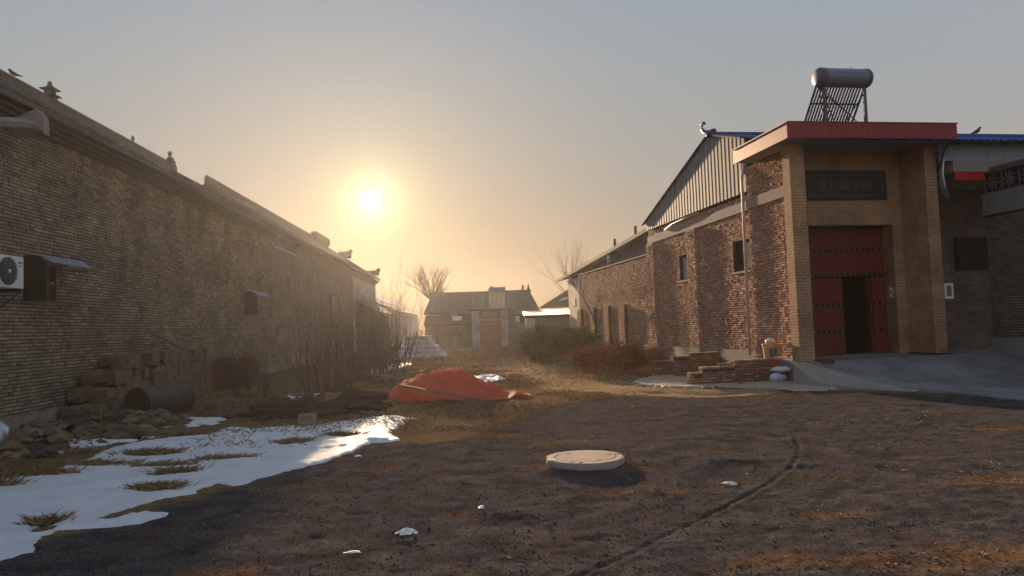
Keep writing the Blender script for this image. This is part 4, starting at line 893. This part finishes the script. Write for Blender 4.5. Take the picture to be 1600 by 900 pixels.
def leaves(pts,mat_,size,cnt,spread,m=None):
    m=m or MB()
    for (p,d) in pts:
        for k in range(cnt):
            c=Vector(p)+Vector((random.gauss(0,spread),random.gauss(0,spread),random.gauss(0,spread))); a=Vector((random.gauss(0,1),random.gauss(0,1),random.gauss(0,1))).normalized()*size*random.uniform(.5,1.3); b=a.cross(Vector((random.gauss(0,1),random.gauss(0,1),random.gauss(0,1)))).normalized()*size*.45
            k0=len(m.v); m.v+=[tuple(c-a),tuple(c+b),tuple(c+a),tuple(c-b)]; m.f.append((k0,k0+1,k0+2,k0+3))
    return m
def tree(label,loc,h,crown,seed,trunk=.14,depth=5,sp=.55,group=None,kids=(2,4)):
    random.seed(seed); t=Thing('bare_tree',label,'tree','W',loc,group)
    m=MB().tube([loc,(loc[0]+.05,loc[1],loc[2]+h*.4)],[trunk,trunk*.7],8); t.part('trunk',m,m_bark,smooth=True); m=MB()
    for k in range(7):
        a=k*.9; grow(m,(loc[0]+.04,loc[1],loc[2]+h*(.3+.014*k)),(math.cos(a)*crown,math.sin(a)*crown,1),h*.27,trunk*.42,depth,sp,.22,5,kids,.10,sh=.74)
    t.part('branches',m,m_bark)
def fan_tree(label,loc,base,rad,seed,tr=.2):
    random.seed(seed); t=Thing('bare_tree',label,'tree','W',loc)
    t.part('trunk',MB().tube([loc,(loc[0],loc[1],loc[2]+base)],[tr,tr*.8],8),m_bark,smooth=True); m=MB()
    for k in range(15):
        th=R(-62+124*k/14+random.uniform(-5,5)); ph=random.uniform(-.7,.7); d=Vector((math.sin(th),ph*.8,math.cos(th)*1.0+.12)); grow(m,(loc[0],loc[1],loc[2]+base-.1),d,rad*.47,tr*.32,4,.5,.12,5,(3,5),.07,sh=.58)
    t.part('branches',m,m_bark)
fan_tree('round crowned bare tree behind the left end of the far house',(-7.9,72,0),4.6,4.1,12,.24)
tree('thin bare tree behind the roof of the courtyard house',(4.4,52,0),8.4,.6,5,.09,3,.45)
tree('distant bare tree behind the far barn',(5.0,84,0),5.8,.8,8,.10,4,.5)
def shrub(name,label,cat,loc,n,h,rad,seed,depth=3,lean=.5,mat=m_twig,r=.018,leaf=None,sp=.45,group=None,kids=(2,3)):
    random.seed(seed); t=Thing(name,label,cat,'W',(loc[0],loc[1],float(gz(loc[0],loc[1]))),group); m=MB(); tips=[]
    for k in range(n):
        a=random.uniform(0,6.28); q=rad*math.sqrt(random.random()); x=loc[0]+q*math.cos(a); y=loc[1]+q*math.sin(a)
        grow(m,(x,y,float(gz(x,y))-.03),(math.cos(a)*lean*random.random(),math.sin(a)*lean*random.random(),1),h*random.uniform(.35,.55),r,depth,sp,.25,3,kids,.12,tips)
    t.part('stems',m,mat,kind='stuff')
    if leaf: t.part('leaves',leaves(tips,leaf[0],leaf[1],leaf[2],leaf[3]),leaf[0],kind='stuff')
    return t
shrub('bare_shrub','tall bare thicket against the left wall, nearest to the rubble','shrub',(-5.2,20.6),46,3.1,.7,21,3,.5)
shrub('bare_shrub','bare thicket in the middle of the left thicket row','shrub',(-4.6,23.6),46,3.1,.7,22,3,.5)
shrub('bare_shrub','bare leaning shrub whose twigs reach above the far left roof','shrub',(-4.4,27.0),30,4.2,.6,23,3,.7)
shrub('bare_shrub','small bare shrub beside the snowy sacks','shrub',(-5.6,31),26,3.6,.8,24,3,.6)
shrub('bare_shrub','low bare shrub left of the thicket row under the awning','shrub',(-6.4,18.6),14,1.3,.6,25,3,.6)
shrub('dead_shrub','wide reddish brown dead shrub beside the low brick walls','shrub',(3.05,24.3),60,.85,1.05,31,3,.8,m_deadleaf,.008,(m_deadleaf,.045,5,.10))
shrub('dead_shrub','small reddish dead shrub at the foot of the warehouse corner','shrub',(4.75,25.6),18,.6,.5,32,3,.8,m_deadleaf,.008,(m_deadleaf,.04,4,.08))
shrub('green_bush','dense olive green bush in front of the metal roof shed','bush',(1.95,33.3),70,1.25,1.15,33,3,.8,m_twig,.012,(m_greenleaf,.05,12,.12))
shrub('dead_shrub','low dry weeds left of the green bush','shrub',(.4,37.5),18,.8,.6,34,2,.9,m_deadleaf,.008,(m_deadleaf,.04,3,.08))
# vine tree on the long wall
random.seed(41); t=Thing('leaning_bare_tree','bare curved sapling leaning over the long brick wall','tree','R',(9.3,32.9,.1))
st=[(9.3,32.85,.1),(9.3,33.0,.7),(9.3,33.28,1.25),(9.3,33.93,2.13),(9.3,35.3,2.86),(9.3,37.4,3.7),(9.3,39.5,4.6),(9.3,41,5.6)]
t.part('trunk',MB().tube(st,[.05,.05,.045,.04,.035,.03,.02,.01],6),m_bark,smooth=True)
m=MB()
for i,(a,b_) in enumerate((((9.3,33.2,1.2),(0,-1.2,1.2)),((9.3,33.9,2.1),(0,-1.5,1.3)),((9.3,35.3,2.9),(0,.4,1.3)),((9.3,37.4,3.7),(0,.2,1.4)),((9.3,36,3.2),(0,-.8,1.4)),((9.3,39,4.4),(0,-.4,1.2)),((9.3,38,4.0),(0,1.2,1.1)))): grow(m,a,b_,1.1,.022,3,.4,.2,4,(2,3),.1)
t.part('branches',m,m_bark)
# ================================================================== heaps and things along the left
random.seed(51)
t=Thing('block_stack','stack of rough brown earthen blocks against the left brick wall','stack','L',(-7.9,17.8,0))
var=[]
def rough_box(sx,sy,sz,seed,amp=.05,n=3):
    m=MB(); rr=random.Random(seed)
    idx={}
    for i in range(n+1):
        for j in range(n+1):
            for k in range(n+1):
                if 0<i<n and 0<j<n and 0<k<n: continue
                p=[(i/n-.5),(j/n-.5),(k/n)]; e=sum(1 for q in (i,j,k) if q in (0,n)); sh=.93 if e==3 else (.98 if e==2 else 1)
                idx[(i,j,k)]=len(m.v); m.v.append((p[0]*sx*sh+rr.uniform(-amp,amp)*sx,p[1]*sy*sh+rr.uniform(-amp,amp)*sy,(.5+(p[2]-.5)*sh)*sz+rr.uniform(-amp,amp)*sz))
    for a in range(n):
        for b in range(n):
            m.f+= [(idx[(a,b,0)],idx[(a,b+1,0)],idx[(a+1,b+1,0)],idx[(a+1,b,0)]),(idx[(a,b,n)],idx[(a+1,b,n)],idx[(a+1,b+1,n)],idx[(a,b+1,n)]),
                (idx[(a,0,b)],idx[(a+1,0,b)],idx[(a+1,0,b+1)],idx[(a,0,b+1)]),(idx[(a,n,b)],idx[(a,n,b+1)],idx[(a+1,n,b+1)],idx[(a+1,n,b)]),
                (idx[(0,a,b)],idx[(0,a,b+1)],idx[(0,a+1,b+1)],idx[(0,a+1,b)]),(idx[(n,a,b)],idx[(n,a+1,b)],idx[(n,a+1,b+1)],idx[(n,a,b+1)])]
    return m
var=[rough_box(.385,.38,.30,i,.08).mesh('block',m_bale,False) for i in range(6)]
for rw in range(4):
    u=14.85+rw*.42
    while u<20.9-.05*rw:
        for d in range(2):
            if rw==3 and random.random()<.22: continue
            t.inst('block',random.choice(var),(-7.85+d*.40*(1)+random.uniform(-.04,.04)-rw*.03,u+random.uniform(-.04,.04),.1+rw*.315+random.uniform(-.02,.02)),rot=(random.uniform(-.08,.08),random.uniform(-.08,.08),random.uniform(-.2,.2)))
        u+=.41
t=Thing('stalk_bundle_stack','low stack of reddish brown stalk bundles right of the block stack','stack','L',(-7.7,23,0))
var=[]
for i in range(4):
    m=MB()
    for k in range(22):
        a=random.uniform(0,6.28); q=.2*math.sqrt(random.random()); m.tube([(q*math.cos(a),q*math.sin(a),-.05),(q*math.cos(a)*1.1+random.gauss(0,.02),q*math.sin(a)*1.1+random.gauss(0,.02),.85+random.uniform(-.1,.12))],.022,4)
    var.append(m.mesh('stalk_bundle',m_straw))
for i in range(16):
    for d in range(2): t.inst('stalk_bundle',random.choice(var),(-7.8+d*.38,21.3+i*.26,.05),rot=(random.uniform(-.12,.12),random.uniform(-.1,.1),random.uniform(0,6)),scale=(1,1,random.uniform(.8,1.05)))
single('wooden_pole','weathered wooden pole leaning on the block stack','pole','L',(-7.7,19.2,1.3),MB().tube([(-7.85,18.2,1.85),(-7.7,19.2,1.55),(-7.55,20.1,1.25)],.04,7),m_plank,True)
single('wooden_pole','short stick poking out of the top of the stalk bundles','pole','L',(-7.7,20.9,1.0),MB().tube([(-7.7,20.6,1.3),(-7.6,21.4,.95)],.035,6),m_plank,True)
# drum
t=Thing('rusty_drum','rusty metal drum lying on its side before the block stack','drum','W',(-7.1,14.9,.1))
ax0=Vector((-7.32,14.3,.40)); ax1=Vector((-6.95,15.45,.42))
def cyl_between(a,b,prof,n=24):
    m=MB(); d=(b-a); ln=d.length; d.normalize(); e=d.cross(Vector((0,0,1))).normalized(); f=e.cross(d)
    for r,h in prof:
        for j in range(n): q=2*math.pi*j/n; m.v.append(tuple(a+d*h*ln+r*(math.cos(q)*e+math.sin(q)*f)))
    for i in range(len(prof)-1):
        for j in range(n): j2=(j+1)%n; m.f.append((i*n+j,i*n+j2,(i+1)*n+j2,(i+1)*n+j))
    m.f.append(tuple(range(n-1,-1,-1))); m.f.append(tuple((len(prof)-1)*n+j for j in range(n))); return m
t.part('barrel',cyl_between(ax0,ax1,[(.30,.02),(.31,0),(.325,.0),(.325,.03),(.31,.04),(.31,.32),(.325,.335),(.31,.35),(.31,.65),(.325,.665),(.31,.68),(.31,.96),(.325,.97),(.325,1),(.31,1),(.30,.98)]),m_rust)
t.part('lid_rim',MB().tube([tuple(ax0+.27*(math.cos(a)*Vector((.95,-.3,0))+math.sin(a)*Vector((0,0,1)))+Vector((-.01,-.02,0))) for a in np.linspace(0,2*math.pi,25)],.012,5),m_rust)
t=Thing('tin_tub','dented silver tin tub cut off by the left edge','tub','W',(-7.35,10.5,.1))
t.part('tub',cyl_between(Vector((-7.75,10.35,.3)),Vector((-7.22,10.55,.36)),[(.10,0),(.2,.02),(.24,.3),(.25,.7),(.23,.85),(.12,1)],22),m_tin,smooth=True)
t.part('band',cyl_between(Vector((-7.56,10.42,.322)),Vector((-7.50,10.44,.33)),[(.252,0),(.258,.3),(.258,.7),(.252,1)],22),m_white)
# rubble
def rubble(name,label,spec,n,mat,smin,smax,fr='W',seed=0):
    random.seed(seed); m=MB()
    for i in range(n):
        cx,cy,sx,sy,hz=random.choice(spec); a=random.gauss(0,.45); b=random.gauss(0,.45); x=cx+a*sx; y=cy+b*sy; s=random.uniform(smin,smax); s=s*s/smax+.02
        z=float(gz(x,y))+max(0,hz*(1-(a*a+b*b)))*random.random()
        pts=[]
        for d in ((1,0,0),(-1,0,0),(0,1,0),(0,-1,0),(0,0,1),(0,0,-1),(.6,.6,.5),(-.6,.6,.5),(-.6,-.6,.5),(.6,-.6,.5)): q=s*random.uniform(.7,1.2); pts.append((x+d[0]*q,y+d[1]*q,z+d[2]*q*.7))
        m.add(pts,[(0,6,9),(6,4,9),(0,2,6),(2,7,6),(6,7,4),(1,8,7),(7,8,4),(2,1,7),(1,3,8),(8,9,4),(3,9,8),(3,0,9),(0,5,2),(2,5,1),(1,5,3),(3,5,0)])
    o=single(name,label,'rubble' ,fr,(spec[0][0],spec[0][1],0),m,mat,kind='stuff'); return o
rubble('rubble_heap','heap of brown rubble and clods along the foot of the left wall',[(-7.5,12.0,.7,1.2,.3),(-7.0,13.2,.9,1.2,.32),(-6.9,14.2,.5,.6,.2),(-7.2,11,.6,.8,.3),(-6.6,12.4,.6,.9,.12)],900,m_stone,.04,.17,seed=61)
rubble('rubble_heap','loose rubble among the weeds left of the bare thicket',[(-6.4,17,.9,1.5,.1),(-5.3,15.2,.9,.7,.12),(-5.6,18,1.2,2,.1)],420,m_stone,.03,.12,seed=62)
sack('weed_clump','round dark brown clump of weeds right of the tin tub','clump','W',(-6.75,10.9,.02),(.36,.34,.22),m_log,13,amp=.5) if False else None
# dark log heap
t=Thing('log_pile','pile of dark rotting logs between the thicket and the red tarpaulin','log pile','W',(-3.6,14.8,0))
random.seed(71)
for i in range(34):
    q=random.random(); cx=-4.8+1.8*q+random.gauss(0,.12); cy=14.3+1.5*q+random.gauss(0,.28); an=math.atan2(2.3,2.6)+random.gauss(0,.35); ln=random.uniform(.5,1.3); r=random.uniform(.035,.10); z=.06+abs(random.gauss(0,.13))*(1.1-abs(q-.45))
    tl=random.gauss(0,.06); pts=[(cx+math.cos(an)*ln*(k/5-.5)+random.gauss(0,.025),cy+math.sin(an)*ln*(k/5-.5)+random.gauss(0,.025),z+tl*(k/5-.5)+float(gz(cx,cy))+random.gauss(0,.012)) for k in range(6)]
    t.part('log',MB().tube(pts,[r*random.uniform(.8,1.15) for _ in pts],7),m_log)
single('plank','long weathered plank lying against the front of the red tarpaulin','plank','W',(-1.6,16.2,.3),MB().add([(-2.62,16.55,.42),(-2.6,16.42,.42),(-.72,15.55,.10),(-.74,15.70,.10),(-2.62,16.55,.46),(-2.6,16.42,.46),(-.72,15.55,.14),(-.74,15.70,.14)],[(3,2,1,0),(4,5,6,7),(0,1,5,4),(1,2,6,5),(2,3,7,6),(3,0,4,7)]),m_plank)
for q,(a,b,lb) in enumerate((((-3.9,19.4,.55),(-2.4,20.6,.25),'thin plank sticking up behind the red tarpaulin'),((-4.3,20.2,.25),(-2.0,19.2,.62),'pale thin stick crossing behind the red tarpaulin'))): single('stick',lb,'stick','W',b,MB().tube([a,b],.03,6),m_plank)
# crate
t=Thing('small_crate','small pale crate standing at the edge of the snow','crate','W',(-3.8,13.6,0)); 
t.part('box',MB().bbox(-3.96,-3.68,13.5,13.68,.03,.19,.01),m_plank); m=MB()
for q in ((-3.97,-3.67,.165,.2),(-3.97,-3.67,.02,.05),(-3.97,-3.94,.05,.165),(-3.70,-3.67,.05,.165)): m.box(q[0],q[1],13.485,13.499,q[2],q[3])
t.part('rim',m,m_coping)
# red tarpaulin
def tarp():
    cx,cy=-1.62,17.75; X,Y=np.meshgrid(np.linspace(-1.95,2.05,230),np.linspace(-1.35,1.5,150))
    
    e=np.hypot((X+.12)/1.62,(Y-.05)/1.12); an=np.arctan2(Y,X)
    base=np.interp(e,[0,.35,.7,.95,1.2],[.64,.60,.40,.12,.015])
    prof=np.interp(X,[-1.85,-1.55,-1.1,-.75,-.35,.3,.9,1.4,1.7,1.95],[.25,.45,.95,1.0,1.08,1.12,.85,.6,.75,.5])
    Z=base*prof
    ridge=np.abs(np.sin(an*4.5+2.2*fbm(X*1.2+5,Y*1.2,2,3)))**.5
    Z+=-.055*(1-ridge)*np.clip(e*1.3,0,1)*np.clip(1.35-e,0,1)+(fbm(X*2.2+3,Y*2.2,3,13)-.5)*.13*np.clip(1.3-e,0,1)+(fbm(X*8,Y*8,3,15)-.5)*.03-.17*(1-np.abs(2*fbm(X*1.6+9,Y*1.6,3,101)-1)*2.2).clip(0,1)**5*np.clip(1.3-e,0,1)-.08*(1-np.abs(2*fbm(X*3.6+2,Y*3.6,2,105)-1)*2.2).clip(0,1)**6*np.clip(1.3-e,0,1)-.03*np.abs(np.sin(X*5.5+Y*2.5+3*fbm(X*1.5,Y*1.5,2,88)))**4*np.clip(1.25-e,0,1)
    Z+=.15*np.exp(-((X-1.66)/.2)**2-((Y+.55)/.4)**2)-.08*np.exp(-((X-1.3)/.15)**2-((Y+.6)/.3)**2)
    edge=1.12+.10*(fbm(np.cos(an)*2+4,np.sin(an)*2+4,3,17)-.5)*3
    bound=np.maximum(np.abs((X-.05)/1.92)**2.2,0)+np.abs((Y-.05)/1.25)**2.6-.25*np.exp(-((X-1.6)/.4)**2-((Y+.55)/.4)**2)
    keep=bound+ (fbm(X*1.7,Y*1.7,3,19)-.5)*.35<1
    Zw=np.maximum(Z,.02)+gz(X+cx,Y+cy)+.015
    idx=-np.ones(X.shape,int); idx[keep]=np.arange(keep.sum()); co=np.stack([X+cx,Y+cy,Zw],-1)[keep]; q=keep[:-1,:-1]&keep[1:,:-1]&keep[:-1,1:]&keep[1:,1:]
    F=np.stack([idx[:-1,:-1][q],idx[:-1,1:][q],idx[1:,1:][q],idx[1:,:-1][q]],-1); me=bpy.data.meshes.new('red_tarpaulin'); me.from_pydata((co-np.array([cx,cy,0])).tolist(),[],F.tolist()); me.materials.append(m_tarp)
    me.polygons.foreach_set('use_smooth',[True]*len(me.polygons)); me.update()
    o=bpy.data.objects.new('red_tarpaulin',me); o.location=(cx,cy,0); COL.objects.link(o); meta(o,'faded red tarpaulin draped over a low heap beside the lane','tarpaulin')
tarp()
sack('dark_sack','dark sack poking out at the top left of the red tarpaulin','sack','W',(-2.15,18.3,.50),(.22,.2,.1),m_log,17)
def crumple(name,label,loc,sx,sy,h,mat,seed,n=26):
    X,Y=np.meshgrid(np.linspace(-1,1,n),np.linspace(-1,1,n)); r=np.hypot(X,Y*.9)+(fbm(X*2+seed,Y*2,3,seed)-.5)*.7; k=r<.95; Z=(fbm(X*2.5+seed,Y*2.5,4,seed+3))*h*np.clip(1.1-r,0,1)+.01
    co=np.stack([X*sx,Y*sy,Z+gz(loc[0]+X*sx,loc[1]+Y*sy)],-1); idx=-np.ones(X.shape,int); idx[k]=np.arange(k.sum()); q=k[:-1,:-1]&k[1:,:-1]&k[:-1,1:]&k[1:,1:]
    F=np.stack([idx[:-1,:-1][q],idx[:-1,1:][q],idx[1:,1:][q],idx[1:,:-1][q]],-1); me=bpy.data.meshes.new(name); me.from_pydata(co[k].tolist(),[],F.tolist()); me.materials.append(mat); me.update()
    o=bpy.data.objects.new(name,me); o.location=(loc[0],loc[1],0); COL.objects.link(o); meta(o,label,'litter' if sx<.3 else 'sheet'); return o
crumple('plastic_sheet','crumpled white plastic sheet behind the right end of the tarpaulin',(-.9,23.0),.65,1.5,.35,m_plastic,3)
crumple('plastic_sheet','grey white plastic scrap tucked under the left end of the tarpaulin',(-2.75,17.4),.3,.5,.18,m_plastic,9)
crumple('litter','white wrapper with bluish end in the foreground left of the drain cover',(-.93,6.1),.11,.05,.07,m_plastic,5,12)
crumple('litter','flat pale paper strip nearest the bottom edge',(-1.26,5.62),.075,.03,.02,m_plastic,6,12)
crumple('litter','small pale scrap in the foreground between the wrapper and drain cover',(-.35,6.82),.035,.05,.03,m_plastic,7,10)
crumple('litter','pale flat scrap right of the drain cover by the groove',(2.1,7.45),.10,.06,.04,m_plastic,8,12)
crumple('litter','small white scrap on the cinders near the snow tip',(-2.1,9.75),.06,.07,.03,m_plastic,11,10)
single('dry_stalk','bent pale dry stalk lying on the cinders','stalk','W',(2.2,14.05,.03),MB().tube([(2.12,14.4,.05),(2.2,14.2,.07),(2.22,14.0,.04),(2.42,13.9,.05)],.012,5),m_drygrass)
# sacks pile under snowy net by far left
random.seed(81); t=Thing('sack_pile','snow dusted pile of striped sacks beyond the thicket','sack pile','W',(-5.3,42,0))
for r_ in range(5):
    for i in range(7-r_):
        x=-6.55+ .19*r_+i*.40+random.uniform(-.05,.05)
        m=rough_box(.5,.9,.27,r_*10+i,.07); o=t.inst('sack',m.mesh('sack',simple('pale_sack',(.66,.60,.62),scale=14,amt=.4) if (r_+i==0) else bpy.data.materials['pale_sack'],True),(x,41.6+r_*.12,.02+r_*.25),rot=(0,0,random.uniform(-.2,.2)))
t.part('snow_cover',MB().add([(-5.75,41.5,1.30),(-5.3,41.3,1.36),(-4.85,41.5,1.28),(-4.9,42.3,1.30),(-5.6,42.3,1.32)],[(0,1,2,3,4)]),m_snow)
# drain cover
def chip(m):
    rr=random.Random(4)
    for i,p in enumerate(m.v):
        q=float(fbm(np.array(p[0]*9),np.array(p[1]*9+p[2]*7),3,44))-.5; k=1+q*.05; c=rr.random()<.03
        m.v[i]=(.78+(p[0]-.78)*(k-(.02 if c else 0)),8.62+(p[1]-8.62)*(k-(.02 if c else 0)),p[2]+q*.012-(.012 if c else 0))
    return m
mh=Thing('drain_cover','round pale concrete drain cover raised above the cinders','drain cover','W',(.78,8.62,.03))
mh.part('ring',chip(MB().lathe([(.44,-.05),(.452,.10),(.448,.135),(.43,.142),(.362,.142),(.355,.125)],(.78,8.62,-.022),96)),m_covering)
mh.part('lid',MB().lathe([(.348,.10),(.348,.138),(.343,.142),(.20,.142),(.195,.137),(.19,.142)],(.78,8.62,-.022),64),m_lid)
for a in (2.3,-1.1,.2): mh.part('notch',MB().box(.78+.28*math.cos(a)-.03,.78+.28*math.cos(a)+.03,8.62+.28*math.sin(a)-.012,8.62+.28*math.sin(a)+.012,.10,.1225),m_dark)
# ================================================================== ground cover
def quads_obj(name,label,co,F,mat,cat=None):
    me=bpy.data.meshes.new(name); me.vertices.add(len(co)); me.vertices.foreach_set('co',co.astype(np.float32).ravel()); k=F.shape[1]; me.loops.add(F.size); me.loops.foreach_set('vertex_index',F.ravel().astype(np.int32))
    me.polygons.add(len(F)); me.polygons.foreach_set('loop_start',np.arange(len(F))*k); me.update(); me.validate(); me.materials.append(mat); o=bpy.data.objects.new(name,me); COL.objects.link(o); meta(o,label,cat,None,'stuff'); return o
def blades(x,y,h,wd,lean):
    n=len(x); a=rng.uniform(0,6.283,n); l=rng.normal(0,1,(n,2))*lean[:,None]; z=gz(x,y)-.01
    b=np.stack([np.cos(a),np.sin(a)],-1)*wd[:,None]
    p0=np.stack([x-b[:,0],y-b[:,1],z],-1); p1=np.stack([x+b[:,0],y+b[:,1],z],-1); mid=np.stack([x+l[:,0]*.4,y+l[:,1]*.4,z+h*.6],-1); tip=np.stack([x+l[:,0],y+l[:,1],z+h],-1)
    co=np.stack([p0,p1,mid+np.concatenate([b*.5,np.zeros((n,1))],1),tip,],1).reshape(-1,3); i=np.arange(n)*4
    return co,np.stack([i,i+1,i+2,i+3],-1)
xs=[];ys=[];hs=[]
def scatter(n,cx,cy,sx,sy,h):
    xs.append(rng.normal(cx,sx,n)); ys.append(rng.normal(cy,sy,n)); hs.append(np.full(n,h)*rng.uniform(.4,1.2,n))
for cx,cy,rx,ry in DIRT: scatter(int(420*rx*ry/.25)+50,cx,cy,rx*.5,ry*.5,.022)
for cx,cy,rx,ry in BARE: scatter(int(1200*rx*ry/.1),cx,cy,rx*.42,ry*.42,.09)
n=42000; X=rng.uniform(-5,3.2,n); Y=10.5+rng.power(1.0,n)*24; k=(fbm(X*.8,Y*.8,4,50)>.47)&(sdpoly(X,Y,CIN)<.1)&((pdist(X,Y,PATH)>1.1)|(rng.random(n)<.12)); xs.append(X[k]);ys.append(Y[k]);hs.append(rng.uniform(.03,.12,k.sum()))
n=14000; X=rng.uniform(-3,9,n); Y=rng.uniform(4.6,16,n); k=(fbm(X*.9,Y*1.4,4,60)+rng.normal(0,.03,n)>.56); xs.append(X[k]);ys.append(Y[k]);hs.append(rng.uniform(.015,.04,k.sum()))
n=16000; X=rng.uniform(-8,-4.2,n); Y=rng.uniform(9,22,n); k=(fbm(X*1.1,Y*1.1,4,61)>.5)&(X*math.cos(R(3))+Y*math.sin(R(3))<-5.5); xs.append(X[k]);ys.append(Y[k]);hs.append(rng.uniform(.04,.15,k.sum()))
n=6000; X=rng.uniform(-6,4,n); Y=rng.uniform(34,58,n); xs.append(X);ys.append(Y);hs.append(rng.uniform(.05,.25,n))
n=3000; X=rng.normal(2.9,1.3,n); Y=rng.normal(25,2.2,n); xs.append(X);ys.append(Y);hs.append(rng.uniform(.03,.10,n))
X=np.concatenate(xs);Y=np.concatenate(ys);Hh=np.concatenate(hs)
k=(np.hypot(X-.78,Y-8.62)>.47)&(Y>4)&(np.abs(X-(.0))<60); X,Y,Hh=X[k],Y[k],Hh[k]
co,F=blades(X,Y,Hh,np.clip(.0022+.00035*Y,.003,.02),Hh*.9+.012); quads_obj('dry_grass','tufts and mats of dry yellow brown grass on the ground',co,F,m_drygrass,'grass')
# pebbles
n=60000; r_=4.3*(26/4.3)**rng.random(n); a_=rng.uniform(-.66,.62,n); X=r_*np.sin(a_);Y=r_*np.cos(a_); k=sdpoly(X,Y,CIN)>-.4; X=X[k];Y=Y[k]; n=len(X)
s=(.0024+.007*rng.power(.40,n)**4)*(1+Y*.05)*rng.uniform(.7,1.2,n); s=np.where(rng.random(n)<.006,s*2.2,s); z=gz(X,Y)+s*.2
oc=np.array([(1,0,0),(-1,0,0),(0,1,0),(0,-1,0),(0,0,.8),(0,0,-.6)],float); jit=rng.uniform(.65,1.25,(n,6,1)); co=(np.stack([X,Y,z],-1)[:,None,:]+oc[None]*jit*s[:,None,None]).reshape(-1,3)
fo=np.array([(0,2,4),(2,1,4),(1,3,4),(3,0,4),(2,0,5),(1,2,5),(3,1,5),(0,3,5)]); F=(np.arange(n)[:,None,None]*6+fo[None]).reshape(-1,3); quads_obj('gravel','loose cinder gravel and small stones scattered over the ground',co,F,m_pebble,'gravel')
# ================================================================== haze
def haze():
    m=MB().box(-45,60,-8,150,-1.2,11); b=NB('haze'); b.t.nodes.remove(b.b); v=b.n('ShaderNodeVolumePrincipled'); v.inputs['Color'].default_value=(.93,.90,.88,1); v.inputs['Density'].default_value=.00028; v.inputs['Anisotropy'].default_value=.74
    b.l(v.outputs[0],b.o.inputs['Volume']); o=single('haze','thin warm haze hanging over the whole lane',None,'W',(0,0,0),m,b.m,kind='stuff')
haze()
